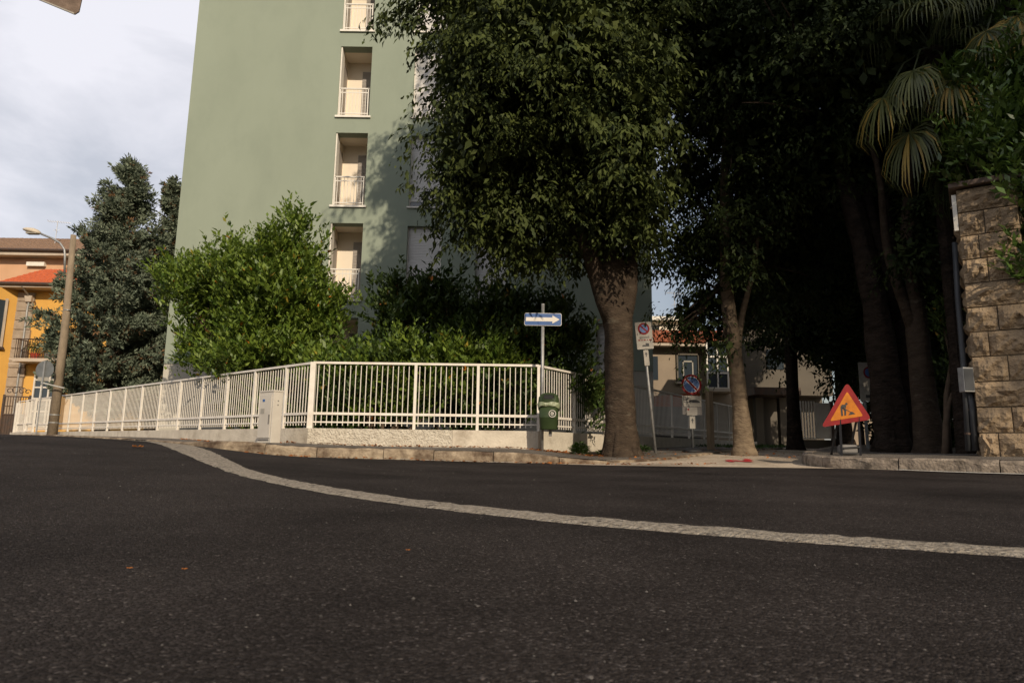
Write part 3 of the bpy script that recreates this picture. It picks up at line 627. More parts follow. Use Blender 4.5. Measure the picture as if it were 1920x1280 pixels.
# --- third, dark tree
def simple_tree(px, Y, h, r, bl, n, label, lean=0, name='street_tree', leaf=.12, m=M['leafd'], fork=None, f=None):
    b = ground_at(px, Y, 838, f); ln = lean
    T = [b + Vector((0, 0, -.1)), b + Vector((0, 0, .2)), b + Vector((ln * .1, 0, 1)), b + Vector((ln * .35, 0, 2.2)), b + Vector((ln * .8, .1, 4)), b + Vector((ln, .2, h * .6)), b + Vector((ln, .2, h * .85))]
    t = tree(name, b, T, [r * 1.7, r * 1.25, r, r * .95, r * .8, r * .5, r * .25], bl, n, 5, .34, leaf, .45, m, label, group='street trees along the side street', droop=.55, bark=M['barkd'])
    return t, b
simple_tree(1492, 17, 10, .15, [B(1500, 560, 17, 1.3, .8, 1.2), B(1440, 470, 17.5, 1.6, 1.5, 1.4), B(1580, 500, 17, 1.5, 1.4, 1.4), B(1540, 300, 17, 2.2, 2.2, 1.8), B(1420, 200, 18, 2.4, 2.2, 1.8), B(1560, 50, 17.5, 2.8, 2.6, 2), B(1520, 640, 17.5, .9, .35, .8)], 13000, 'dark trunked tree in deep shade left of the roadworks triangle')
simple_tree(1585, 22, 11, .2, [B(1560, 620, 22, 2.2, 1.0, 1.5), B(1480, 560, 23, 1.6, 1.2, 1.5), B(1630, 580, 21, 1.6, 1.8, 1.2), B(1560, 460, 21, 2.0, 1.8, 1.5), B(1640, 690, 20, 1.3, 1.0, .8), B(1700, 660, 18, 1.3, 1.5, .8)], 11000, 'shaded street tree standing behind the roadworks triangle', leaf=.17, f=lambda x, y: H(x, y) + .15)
# --- right hand group: big multi-stemmed trunks on the right pavement
fR = lambda x, y: H(x, y) + .146
b4 = ground_at(1672, 11.2, 838, fR)
T4 = [b4 + Vector((0, 0, -.1)), b4 + Vector((0, 0, .25)), b4 + Vector((-.02, 0, 1.2)), b4 + Vector((-.08, 0, 2.4)), b4 + Vector((-.2, .1, 3.6)), b4 + Vector((-.42, .2, 5.0)), b4 + Vector((-.6, .3, 8))]
bl4 = [B(1640, 120, 10.6, 1.8, 1.5, 1.6), B(1500, 90, 10.8, 1.4, 1.5, 1.5), B(1560, 280, 11.5, 1.2, 1.1, 1.2), B(1680, 260, 11.8, 1.3, 1.2, 1.2), B(1600, -80, 10.5, 2.4, 1.5, 1.8), B(1750, -60, 11, 2.0, 1.8, 1.8), B(1450, -100, 11.5, 1.8, 1.6, 1.8), B(1620, -380, 11, 2.6, 2.2, 2.2), B(1700, 430, 12.2, .8, .9, .8), B(1800, 100, 12.5, 1.8, 1.8, 1.4), B(1340, 60, 11.8, 1.2, 1.4, 1.4)]
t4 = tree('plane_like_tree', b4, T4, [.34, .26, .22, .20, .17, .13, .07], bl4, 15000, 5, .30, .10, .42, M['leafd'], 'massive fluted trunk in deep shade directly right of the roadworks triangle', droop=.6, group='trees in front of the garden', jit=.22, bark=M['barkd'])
t4.name = 'broad_trunked_tree'
lb = MB(); limb(lb, (.26, .1, 0), (.34, .2, 4.6), .19, .12, n=9, jit=.2); limb(lb, (.3, .1, 2.2), (.0, .2, 6.2), .13, .09); lb.build('limb', M['barkd'], t4, smooth=True)
b5 = ground_at(1742, 10.7, 838, fR)
T5 = [b5 + Vector((0, 0, -.1)), b5 + Vector((0, 0, .2)), b5 + Vector((-.02, 0, 1.0)), b5 + Vector((-.03, 0, 1.9)), b5 + Vector((-.02, 0, 2.3)), b5 + Vector((.0, .1, 3.6)), b5 + Vector((.3, .2, 6))]
bl5 = [B(1715, 470, 10.2, .42, .42, .3), B(1750, 400, 10.2, .5, .42, .3), B(1740, 330, 11.4, .9, .8, .8), B(1700, 480, 11.6, .55, .6, .6), B(1780, 500, 11.6, .6, .9, .6), B(1770, 640, 12, .55, .7, .5), B(1690, 380, 12, .7, .8, .7), B(1740, 180, 11.5, 1.1, 1.1, 1)]
t5 = tree('forked_tree', b5, T5, [.28, .21, .17, .165, .14, .10, .05], bl5, 5500, 5, .26, .09, .42, M['leafd'], 'forked tree with a patch of sun on its trunk, left of the grey pipes', droop=.5, group='trees in front of the garden')
lb = MB(); limb(lb, (-.06, 0, 1.85), (-.62, .15, 5.6), .11, .03, .05, 10); lb.build('limb', M['bark'], t5, smooth=True)
# --- laurel tree A behind the left railing (sunlit)
def shrub(px, Y, blobs, n, label, m, k=6, L_=.26, leaf=.125, name='laurel_shrub', patch=.006, nst=6, wr=.46, updir=.5, shell=.6):
    p = P(px, 800, Y); b = Vector((p.x, p.y, H(p.x, p.y) + .1)); root = empty(name, b, label=label, cat='shrub')
    blobs = [(q[0], q[1], q[2] - .10 * q[5], q[3] * .86, q[4] * .86, q[5] * .84) for q in blobs]
    st = MB()
    for i in range(nst):
        q = Vector(blobs[i % len(blobs)][:3]) - b; limb(st, (random.uniform(-.3, .3), random.uniform(-.2, .2), -.1), q, .06, .015, .1, 7)
        for _ in range(2): e = q + Vector([random.uniform(-.7, .7) * blobs[i % len(blobs)][3 + j] for j in range(3)]); limb(st, q * .6, e, .025, .006, .05, 5)
    st.build('stem', M['twig'], root, smooth=True)
    cloud(blobs, n, k, L_, leaf, wr, m, 'foliage', root, -.25, shell, off=b, patch=patch, updir=updir, flat=.42)
    return root
YA = 15.8
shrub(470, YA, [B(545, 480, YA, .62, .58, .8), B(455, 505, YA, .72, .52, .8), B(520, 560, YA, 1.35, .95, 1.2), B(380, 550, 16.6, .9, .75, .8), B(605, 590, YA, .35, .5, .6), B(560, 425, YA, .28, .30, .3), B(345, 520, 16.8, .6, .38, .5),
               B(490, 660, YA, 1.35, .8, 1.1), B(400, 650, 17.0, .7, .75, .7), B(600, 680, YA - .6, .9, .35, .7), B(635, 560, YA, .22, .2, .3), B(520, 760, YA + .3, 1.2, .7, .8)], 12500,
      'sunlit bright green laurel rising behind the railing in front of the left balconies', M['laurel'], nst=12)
YB = 14.6
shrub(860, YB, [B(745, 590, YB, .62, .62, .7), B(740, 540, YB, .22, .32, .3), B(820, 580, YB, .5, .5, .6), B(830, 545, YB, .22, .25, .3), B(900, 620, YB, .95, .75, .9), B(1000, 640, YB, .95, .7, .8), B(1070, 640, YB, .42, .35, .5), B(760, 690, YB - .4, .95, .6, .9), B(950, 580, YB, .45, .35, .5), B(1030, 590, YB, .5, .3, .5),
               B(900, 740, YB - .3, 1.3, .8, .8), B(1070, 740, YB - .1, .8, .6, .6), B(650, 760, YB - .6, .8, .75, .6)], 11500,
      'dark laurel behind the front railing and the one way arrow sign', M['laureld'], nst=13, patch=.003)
YC = 13.7
shrub(700, YC, [B(700, 700, YC, .65, .38, .4), B(820, 705, YC, .7, .40, .4), B(930, 690, YC, .5, .25, .4), B(620, 700, YC + .4, .4, .4, .4), B(760, 670, YC, .45, .25, .4), B(870, 670, YC, .45, .2, .35), B(740, 770, YC, .5, .18, .3)], 3600,
      'low sunlit laurel shoots just behind the front railing', M['laurel'], nst=8, patch=.002)
# white slatted light patches: pale garden wall seen through the leaves behind right railing
# ------------------------------------------------------------------ hedge, palms and pillar on the right
pc = Vector((6.42, 8.85, 0)); pz = fR(pc.x, pc.y) - .03
PR = R(-34)
pil = empty('stone_pillar', (pc.x, pc.y, pz), PR, label='tall rusticated stone gate pillar with slab cap at the right edge', cat='pillar')
PW = .64; PH = P(1815, 346, 8.6).z - pz
MB().box((0, 0, PH / 2 - .1), (PW - .05, PW - .05, PH + .1)).build('mortar_core', M['mortar'], pil)
ch = PH / 11.0
def rockblock(w_, d_, h_, faces):
    nx, ny, nzz = 6, 4, 5; mb = MB()
    rnd = random.Random(random.random())
    def face(o, u, v, nrm, nu, nv, rough):
        vs = []
        for i in range(nu + 1):
            for j in range(nv + 1):
                p = o + u * (i / nu) + v * (j / nv); e = min(i, nu - i, j, nv - j)
                if rough and e > 0: p = p + nrm * rnd.uniform(.01, .095) * (1 if e > 1 else .6)
                vs.append(p)
        mb.add(vs, [(i * (nv + 1) + j, (i + 1) * (nv + 1) + j, (i + 1) * (nv + 1) + j + 1, i * (nv + 1) + j + 1) for i in range(nu) for j in range(nv)])
    X = Vector((w_, 0, 0)); Y = Vector((0, d_, 0)); Z = Vector((0, 0, h_)); o = Vector((-w_ / 2, -d_ / 2, -h_ / 2))
    face(o, X, Z, Vector((0, -1, 0)), nx, nzz, 'f' in faces); face(o + Y, X, Z, Vector((0, 1, 0)), 1, 1, False)
    face(o, Y, Z, Vector((-1, 0, 0)), ny, nzz, 'l' in faces); face(o + X, Y, Z, Vector((1, 0, 0)), ny, nzz, 'r' in faces)
    face(o, X, Y, Vector((0, 0, -1)), 1, 1, False); face(o + Z, X, Y, Vector((0, 0, 1)), 1, 1, False)
    return mb
for c in range(11):
    zc_ = (c + .5) * ch - .02; hh = ch - .016
    if c % 2: sp_ = random.uniform(-.08, .1); ws = [(-PW / 2, sp_ - .006), (sp_ + .006, PW / 2)]
    elif c % 4 == 0: ws = [(-PW / 2, -.13), (-.118, PW / 2)]
    else: ws = [(-PW / 2, PW / 2)]
    for a_, b_ in ws:
        fc = 'f' + ('l' if a_ < -PW / 2 + .01 else '') + ('r' if b_ > PW / 2 - .01 else '')
        rockblock(b_ - a_, PW, hh, fc).build('stone', M['stone'], pil, loc=((a_ + b_) / 2, random.uniform(-.012, .004), zc_))
capm = MB().box((0, 0, PH + .035), (PW + .17, PW + .17, .075)); capm.build('cap', M['cap'], pil, bevel=.012)
MB().box((-PW / 2 - .035, -PW / 2 + .02, PH - .33), (.05, .05, .50)).build('white_strip', M['trimw'], pil)
# garden wall right of the pillar, topped by hedge
wd_ = Vector((math.cos(R(-28)), math.sin(R(-28)))); gw = empty('garden_wall', (pc.x + .5, pc.y - .1, pz), R(-28), label='stone garden wall under the laurel hedge, right of the pillar', cat='wall')
MB().box((5, .0, .9), (9.6, .35, 2.2)).build('wall', M['stone'], gw)
hb = [B(1900, 250, 8.6, .72, .62, .7), B(1830, 260, 9.0, .55, .38, .6), B(1790, 285, 9.3, .30, .22, .4), B(1870, 180, 9.1, .62, .45, .6), B(1955, 350, 8.8, .50, .7, .4), B(1960, 480, 8.8, .42, .7, .4), B(1965, 590, 8.8, .42, .5, .4), B(1945, 420, 8.6, .2, .5, .25), B(1925, 365, 8.3, .30, .42, .2), B(1945, 500, 8.3, .24, .5, .2), B(1885, 300, 8.45, .3, .25, .2), B(2000, 190, 9.0, 1.0, .9, .8), B(1920, 120, 9.3, .7, .6, .7), B(2080, 500, 8.9, .9, 1.3, .6), B(2250, 300, 8.9, 1.4, 1.4, .8), B(1970, 660, 8.6, .28, .25, .4), B(2200, 0, 9, 1.8, 1.2, 1.2)]
hd = shrub(1990, 9.2, hb, 8500, 'glossy green laurel hedge spilling over the stone pillar at the right edge', M['hedge'], leaf=.13, L_=.26, name='laurel_hedge', patch=0, updir=.3, nst=10, k=7, wr=.36)
hd['category'] = 'hedge'
# ivy / shrub between the trees and pillar
shrub(1790, 10.2, [B(1775, 600, 10.4, .28, .55, .35), B(1800, 520, 10.4, .25, .6, .35), B(1770, 450, 10.8, .35, .5, .4), B(1790, 380, 10.8, .4, .4, .4), B(1800, 680, 10.4, .18, .3, .25)], 2300, 'dark climbing foliage behind the grey pipes left of the stone pillar', M['laureld'], leaf=.075, L_=.2, name='climbing_shrub', patch=0, nst=5)
# background garden mass behind hedge and palms
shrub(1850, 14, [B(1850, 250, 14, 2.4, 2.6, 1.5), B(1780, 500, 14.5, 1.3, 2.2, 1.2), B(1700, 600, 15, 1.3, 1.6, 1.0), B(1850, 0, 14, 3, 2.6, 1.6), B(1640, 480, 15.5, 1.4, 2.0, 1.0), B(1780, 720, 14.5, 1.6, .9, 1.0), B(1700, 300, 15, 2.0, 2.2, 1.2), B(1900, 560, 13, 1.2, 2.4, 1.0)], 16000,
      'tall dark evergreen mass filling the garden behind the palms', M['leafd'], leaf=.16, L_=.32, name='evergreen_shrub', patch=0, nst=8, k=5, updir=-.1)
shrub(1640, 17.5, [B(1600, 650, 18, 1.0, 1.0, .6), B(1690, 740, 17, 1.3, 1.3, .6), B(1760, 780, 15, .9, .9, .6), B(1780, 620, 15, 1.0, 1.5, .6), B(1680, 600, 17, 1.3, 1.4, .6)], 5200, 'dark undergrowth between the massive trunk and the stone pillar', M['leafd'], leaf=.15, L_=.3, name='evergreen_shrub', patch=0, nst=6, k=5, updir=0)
hb2 = empty('sky_blocker_house', (-14, -15, H(-14, -15) - .3), label='unseen plain house added behind the camera to block sky light', cat='house')  # unseen block added behind the camera to cut ambient sky light
MB().span((-22, -12, 0), (15.5, 0, 13)).build('wall', M['greyhouse'], hb2); MB().span((-22.5, -12.5, 13.002), (16, .6, 13.3)).build('roof', M['btile'], hb2)
for fx_ in range(9):
    for fz_ in range(4): w_ = MB().span((-20.5 + fx_ * 4, .002, 1 + fz_ * 3.1), (-19.2 + fx_ * 4, .05, 2.9 + fz_ * 3.1)).build('window', M['glass'], hb2)
# unseen trees added behind the camera to cast broken shade on the right half
def across(x, y, bl, n, label):
    bz_ = H(x, y); T = [(x, y, bz_ - .1), (x, y, bz_ + .3), (x + .1, y, bz_ + 3), (x, y, bz_ + 7), (x, y, bz_ + 11)]
    return tree('street_tree', Vector((x, y, bz_)), T, [.5, .4, .32, .25, .1], bl, n, 4, .6, .26, .5, M['leafd'], label, droop=.4, bark=M['barkd'])
across(13.8, -6, [(14.9, -6, 10.2, 2.4, 2.4, 2.8), (15.9, -6.5, 11.5, 2.0, 2.0, 2.0), (16.4, -5.5, 8.6, 2.0, 2, 2.2)], 2600, 'unseen leafy tree added behind the camera to shade the right side, nearer to the road')
across(14.3, -12, [(15.6, -11, 19.0, 3.4, 3, 3.6), (14.8, -12, 22.5, 3.6, 3, 3)], 3400, 'taller unseen tree added farther behind the camera to shade the right canopies')
# palms
def palm(base, top, fronds, label):
    root = empty('fan_palm', base, label=label, cat='palm', group='fan palms in the garden'); o = Vector(base)
    MB().tube([(0, 0, 0), (top - o) * .3, (top - o) * .7, top - o], [.16, .13, .14, .16], 14, jit=.1).build('trunk', M['barkd'], root)
    for (tip, size, drp, yel) in fronds:
        hub = tip - o; t0 = top - o; d = (hub - t0); fr = MB(); mid = t0.lerp(hub, .55) + Vector((0, 0, d.length * .14)); fr.tube([t0, t0.lerp(mid, .5) + Vector((0, 0, .03)), mid, hub], [.02, .017, .014, .010], 6)
        po = fr.build('frond_stalk', M['palm'], root)
        ax = (hub - mid).normalized(); sid = ax.cross(Vector((0, 0, 1))).normalized(); upv = sid.cross(ax).normalized()
        n = 34; vs = []; fs = []; rd = []
        for i in range(n):
            th = R(-118 + 236 * i / (n - 1)); dd = (ax * math.cos(th) + sid * math.sin(th)).normalized(); ln = size * (1 - .25 * abs(i / (n - 1) - .5)) * random.uniform(.9, 1.05)
            wseg = .016; sd_ = dd.cross(upv).normalized(); K = 5; b_ = len(vs); col = 1.0 if random.random() < yel else random.random() * .9
            for j in range(K + 1):
                t = j / K; drop = drp * max(0, t - .3) ** 1.8 * ln * 1.5
                rem = math.sqrt(max(.05, 1 - min(.95, drop / ln) ** 2)) if drop < ln else .2
                p = hub + dd * (ln * (min(t, .3) + (t - min(t, .3)) * rem)) + Vector((0, 0, -drop)) + upv * .02 * math.sin(i * 2)
                ww = wseg * (.35 + 1.6 * t if t < .45 else 1.07 * (1 - t) / .55 + .05) * size / .6
                vs += [tuple(p + sd_ * ww), tuple(p + Vector((0, 0, -.4 * ww))), tuple(p - sd_ * ww)]
            for j in range(K):
                a_ = b_ + 3 * j; fs += [(a_, a_ + 3, a_ + 4, a_ + 1), (a_ + 1, a_ + 4, a_ + 5, a_ + 2)]; rd += [col, col]
        me = bpy.data.meshes.new('leaf_blade'); me.from_pydata(vs, [], fs); me.materials.append(M['palm']); at_ = me.attributes.new('rnd', 'FLOAT', 'FACE'); at_.data.foreach_set('value', rd)
        link('leaf_blade', me, po)
pt = P(1745, 95, 9.9); pb = Vector((pt.x, pt.y, H(pt.x, pt.y)))
palm(pb, pt, [(P(1712, 135, 9.1), .62, 1.5, .12), (P(1655, 185, 9.5), .70, 1.3, .2), (P(1785, 150, 9.0), .62, 1.3, .35), (P(1705, 250, 9.4), .68, 1.4, .3), (P(1820, 60, 9.4), .7, .9, 0), (P(1700, 30, 9.6), .8, .9, 0), (P(1740, 10, 9), .7, .9, 0), (P(1690, 60, 10.6), .7, 1, 0), (P(1780, 300, 9.7), .7, 1.5, 0), (P(1790, 20, 10.8), .8, .7, 0), (P(1640, 90, 10.2), .7, 1.2, 0)],
     'fan palm with drooping yellow tipped fronds above the forked tree')
pt = P(1900, -30, 9.6); pb = Vector((pt.x, pt.y, H(pt.x, pt.y)))
palm(pb, pt, [(P(1908, 32, 8.7), .62, 1.1, .45), (P(1850, 60, 8.8), .55, 1.2, .3), (P(1980, 30, 8.6), .7, 1, .2), (P(1860, -50, 9), .8, .8, 0), (P(1800, 0, 9.2), .7, .9, 0), (P(1930, -120, 9), .8, .7, 0), (P(1880, -60, 10.6), .8, .7, 0), (P(2000, -60, 10), .8, .7, 0)],
     'fan palm with pale sunlit frond in the top right corner')
# ------------------------------------------------------------------ conifers on the left
def conifer(px, Y, ztop, rmax, n, label, seed=0, prof=None, squash=1.0):
    p = P(px, 800, Y); b = Vector((p.x, p.y, H(p.x, p.y))); root = empty('cypress_tree', b, label=label, cat='conifer', group='blue green cypresses left of the apartment block')
    h = ztop - b.z; MB().tube([(0, 0, 0), (.05, 0, h * .4), (0, 0, h * .75), (.0, 0, h * .97)], [.26, .2, .1, .02], 10, jit=.1).build('trunk', M['bark'], root, smooth=True)
    r = np.random.default_rng(seed); br = MB(); pos = []; dr = []; nn = []; rd = []; ln = []
    zs = np.round(r.random(n) ** .95 * 26) / 26 + r.normal(size=n) * .006; zs = np.clip(zs, 0, 1)
    for i in range(n):
        t = zs[i]; z = .9 + (h - .9) * t; az = r.random() * 2 * math.pi
        R_ = rmax * prof(t) * (.82 + .16 * math.sin(az * 3 + t * 11) + r.uniform(-.42, .26)); o = np.array([math.cos(az), math.sin(az) * .9, 0])
        tip = np.array([0, 0, z]) + o * R_ + np.array([0, 0, .30 * R_ + .12]); st = np.array([0, 0, z - .1])
        if i % 3 == 0: limb(br, st, tip * .8 + st * .2, .035, .01, -.12, 5)
        k = int(10 + 20 * R_ / rmax)
        for q in range(k):
            f = 1 - .75 * r.random() ** 1.6; c = st + (tip - st) * f + r.normal(size=3) * np.array([.10, .10, .05]) + np.array([0, 0, -.14 * math.sin(f * 3)])
            brown = r.random() < .03 + .22 * (1 - f)
            m2 = 12
            ax = o * .7 + np.array([0, 0, .45]) + r.normal(size=3) * .45
            sp = r.normal(size=(m2, 3)); sp /= np.linalg.norm(sp, axis=1, keepdims=True)
            pos.append(c + sp * .05 + ax * r.random((m2, 1)) * .12); dr.append(ax * .8 + sp * .8); nn.append(r.normal(size=(m2, 3))); rd.append(np.full(m2, 1.0 if brown else 0) if brown else np.clip(r.random(m2) * .5 + r.random() * .45, 0, .93)); ln.append(r.uniform(.10, .2, m2))
    br.build('limb', M['twig'], root); pos = np.concatenate(pos); ln = np.concatenate(ln)
    leafmesh('crown', pos, np.concatenate(dr), np.concatenate(nn), ln, ln * .36, M['cypress'], root, np.concatenate(rd)); return root
prof = lambda t: min(1, ((1 - t) / .85) ** .62) * (.8 + .2 * min(1, t / .15)) + .02
conifer(192, 26.3, P(240, 312, 26.3).z, 2.5, 430, 'broad blue green cypress between the concrete lamp post and the green block', 1, prof)
conifer(283, 28.0, P(337, 345, 28.0).z, 1.7, 250, 'second darker cypress half hidden behind the left edge of the green block', 2, prof)
# ------------------------------------------------------------------ street furniture
def disc(mb, r, y0, y1, n=36): return mb.prism(circ(r, n), y0, y1)
def noparking(parent, r, z, y=-.02, tilt=0):
    rt = (0, tilt, 0)
    d = disc(MB(), r, 0, .004).build('red_disc', M['red'], parent, loc=(0, y, z), rot=rt)
    disc(MB(), r * .80, -.002, 0).build('white_ring', M['signw'], d); disc(MB(), r * .76, -.004, -.002).build('blue_disc', M['blue'], d)
    q = Matrix.Rotation(R(45), 3, 'Y'); MB().box((0, -.005, 0), (r * 1.54, .002, r * .27), q).build('white_edge', M['signw'], d); MB().box((0, -.007, 0), (r * 1.54, .002, r * .19), q).build('red_bar', M['red'], d)
    return d
# one-way arrow sign on pole with litter bin
b = ground_at(1016, 12.12); b = Vector((b.x, 12.12, gz(b.x, 12.12)))
ow = empty('one_way_sign', b, R(0), label='blue one way sign with white arrow pointing right on a grey pole', cat='traffic sign')
ztop = P(1015, 571, 12.12).z - b.z
MB().tube([(0, 0, -.05), (0, 0, ztop)], .030, 14).build('pole', M['galv'], ow, smooth=True)
MB().tube([(0, 0, ztop), (0, 0, ztop + .012)], .033, 14).build('pole_cap', M['galv'], ow)
sz0 = P(1016, 611, 12.1).z - b.z; sz1 = P(1016, 587.5, 12.1).z - b.z; sw = .335
pl = MB().prism(rrect(-sw, sz0, sw, sz1, .03), -.048, -.042).build('sign_border', M['signw'], ow)
MB().prism(rrect(-sw + .008, sz0 + .008, sw - .008, sz1 - .008, .026), -.051, -.048).build('sign_face', M['blue'], pl)
zm = (sz0 + sz1) / 2; h2 = .036
MB().prism([(-.31, zm - h2), (.17, zm - h2), (.17, zm - .075), (.30, zm), (.17, zm + .075), (.17, zm + h2), (-.31, zm + h2)], -.054, -.051).build('arrow', M['signw'], pl)
MB().span((-.33, -.042, zm - .02), (.33, -.034, zm + .02)).span((-.045, -.036, zm - .03), (.045, .036, zm + .03)).build('bracket', M['galv'], ow)
# bin
bb = P(1028, 771, 12.05); zb0 = P(1028, 806, 12.05).z; zb1 = P(1028, 738, 12.05).z; hb_ = zb1 - zb0
bn = empty('litter_bin', (bb.x, 11.90, zb0), R(-8), label='green plastic litter bin with clear liner strapped to the one way sign pole', cat='litter bin')
def oval(z, rx, ry, n=28): return [(rx * math.copysign(abs(math.cos(2 * math.pi * k / n)) ** .75, math.cos(2 * math.pi * k / n)), ry * math.copysign(abs(math.sin(2 * math.pi * k / n)) ** .75, math.sin(2 * math.pi * k / n)), z) for k in range(n)]
def loft(rings, cap0=True, cap1=True):
    n = len(rings[0]); vs = [v for r_ in rings for v in r_]; fs = [(i * n + k, i * n + (k + 1) % n, (i + 1) * n + (k + 1) % n, (i + 1) * n + k) for i in range(len(rings) - 1) for k in range(n)]
    if cap0: fs.append(tuple(reversed(range(n))))
    if cap1: fs.append(tuple(range(len(vs) - n, len(vs))))
    return MB().add(vs, fs)
loft([oval(0, .145, .11), oval(.012, .155, .12), oval(.20, .163, .127), oval(.205, .168, .13), oval(.215, .168, .13), oval(.22, .164, .127), oval(hb_ - .2, .172, .135)]).build('body', M['bin'], bn, smooth=True)
lid = [oval(hb_ - .20, .180, .142), oval(hb_ - .15, .183, .145), oval(hb_ - .08, .176, .138), oval(hb_ - .025, .135, .10), oval(hb_, .075, .055)]
lid = [[(x, y, z) for x, y, z in r_] for r_ in lid]
lo = loft(lid).build('lid', M['bin'], bn, smooth=True)
MB().prism(rrect(-.075, hb_ - .115, .095, hb_ - .045, .03), -.148, -.118).build('opening', M['dark'], lo)
fr = MB()
for a_, b_ in zip(rrect(-.09, hb_ - .13, .11, hb_ - .03, .035), rrect(-.09, hb_ - .13, .11, hb_ - .03, .035)[1:] + rrect(-.09, hb_ - .13, .11, hb_ - .03, .035)[:1]): fr.beam((a_[0], -.138, a_[1]), (b_[0], -.138, b_[1]), .02, .014)
fr.build('opening_rim', M['bin'], lo)
lin = []; rnd = random.Random(2)
for j, (z, k) in enumerate([(hb_ - .17, 1.05), (hb_ - .20, 1.11), (hb_ - .24, 1.09), (hb_ - .29, 1.03)]):
    lin.append([(x * rnd.uniform(.985, 1.04), y * rnd.uniform(.99, 1.06), z_ - (.05 * math.sin(i * .23) if j == 3 else 0) + rnd.uniform(-.008, .008)) for i, (x, y, z_) in enumerate(oval(z, .175 * k, .138 * k))])
loft(lin, False, False).build('liner', M['bag'], bn, smooth=True)
em = MB(); c_ = circ(.058, 26)
for a_, b_ in zip(c_, c_[1:] + c_[:1]): em.beam((a_[0] + .075, -.141, a_[1] + .27), (b_[0] + .075, -.141, b_[1] + .27), .008, .010)
for a_, b_ in (((-.02, -.02), (-.02, .028)), ((-.02, .028), (.0, .012)), ((.0, .03), (.0, -.032)), ((.0, .005), (.025, .02)), ((.022, .022), (.022, -.02)), ((-.03, 0), (-.01, -.03))): em.beam((a_[0] + .075, -.141, a_[1] + .27), (b_[0] + .075, -.141, b_[1] + .27), .008, .009)
em.build('emblem', M['signw'], bn)
MB().span((-.03, .10, .1), (.01, .2, .14)).span((.0, .02, -.11), (.05, .09, 0)).build('mounting_bracket', M['cabdark'], bn)
# utility cabinet
cb = P(503, 828, 12.2); cz = gz(cb.x, 12.2)
cab = empty('utility_cabinet', (cb.x, 12.2, cz), R(-38), label='pale grey roadside utility cabinet standing against the railing', cat='cabinet')
chh = P(503, 735, 12.2).z - cz
MB().box((0, 0, chh / 2), (.43, .19, chh)).build('body', M['cabinet'], cab, bevel=.006)
MB().box((0, 0, chh + .010), (.45, .21, .030)).build('roof', M['cabinet'], cab, bevel=.008)
dr_ = MB().box((-.01, -.101, chh * .52), (.37, .012, chh * .84)).build('door', M['cabinet'], cab, bevel=.003)
MB().box((.14, -.113, chh * .46), (.020, .018, .16)).build('handle', M['cabdark'], dr_)
MB().box((-.06, -.109, chh * .83), (.07, .003, .045)).build('sticker', M['blue'], dr_); MB().box((-.08, -.109, chh * .62), (.12, .002, .09)).build('sticker', M['signgrey'], dr_)
MB().box((-.01, -.109, .06), (.34, .006, .018)).build('vent', M['cabdark'], cab)
for z in (.82, .74): MB().tube([(.217, -.0, chh * z), (.222, 0, chh * z)], .012, 8).build('vent_hole', M['cabdark'], cab)
# leaning no-parking sign
lb_ = ground_at(1229, 13.3); lt = P(1206, 603, 13.2); ls = empty('no_parking_sign', lb_, R(4), label='leaning no parking sign with tall white panel right of the thick tree trunk', cat='traffic sign')
d = lt - lb_; tl = math.atan2(d.x, d.z)
sub = d.length; Q = Matrix.Rotation(tl, 3, 'Y')
ls.rotation_euler = (0, tl, R(3))
MB().tube([(0, 0, -.05), (0, 0, sub - .02)], .028, 12).build('pole', M['galv'], ls, smooth=True)
pn = MB().prism(rrect(-.165, sub - .54, .165, sub, .015), -.045, -.040).build('sign_panel', M['signshade'], ls, label='white panel with no parking disc and street cleaning icon')
disc(MB(), .118, -.049, -.045).build('red_disc', M['red'], pn, loc=(0, 0, sub - .135)); disc(MB(), .082, -.051, -.049).build('blue_disc', M['blue'], pn, loc=(0, 0, sub - .135))
MB().box((0, -.052, 0), (.19, .002, .030), Matrix.Rotation(R(45), 3, 'Y')).build('red_bar', M['red'], pn, loc=(0, 0, sub - .135))
def text(s, size, m, parent, loc, rot=(R(90), 0, 0), name='lettering'):
    c = bpy.data.curves.new(name, 'FONT'); c.body = s; c.size = size; c.extrude = .001; c.align_x = 'CENTER'; c.align_y = 'CENTER'
    o = bpy.data.objects.new(name, c); COL.objects.link(o); dg = bpy.context.evaluated_depsgraph_get(); me = bpy.data.meshes.new_from_object(o.evaluated_get(dg)); bpy.data.objects.remove(o)
    me.materials.clear(); me.materials.append(m); return link(name, me, parent, loc, rot)
text('giovedì', .07, M['black'], pn, (0, -.047, sub - .305)); 
tk = MB()
for i, wdt in enumerate((.05, .03, .045, .02, .055)): tk.box((-.11 + i * .055, -.0465, sub - .36), (wdt * .8, .002, .022))
tk.build('small_print', M['red'], pn)
MB().prism([(-.07, -.03), (.07, -.03), (.07, .02), (.055, .035), (-.0, .035), (-.0, .0), (-.05, .005), (-.07, -.01)], -.047, -.045).build('truck_icon', M['black'], pn, loc=(.01, 0, sub - .46))
pn2 = MB().prism(rrect(-.05, sub - .87, .05, sub - .56, .01), -.045, -.040).build('arrow_panel', M['signshade'], ls)
MB().prism([(-.008, -.05), (.008, -.05), (.008, .0), (.03, -.015), (0, .045), (-.03, -.015), (-.008, 0)], -.047, -.045).build('arrow', M['black'], pn2, loc=(0, 0, sub - .64))
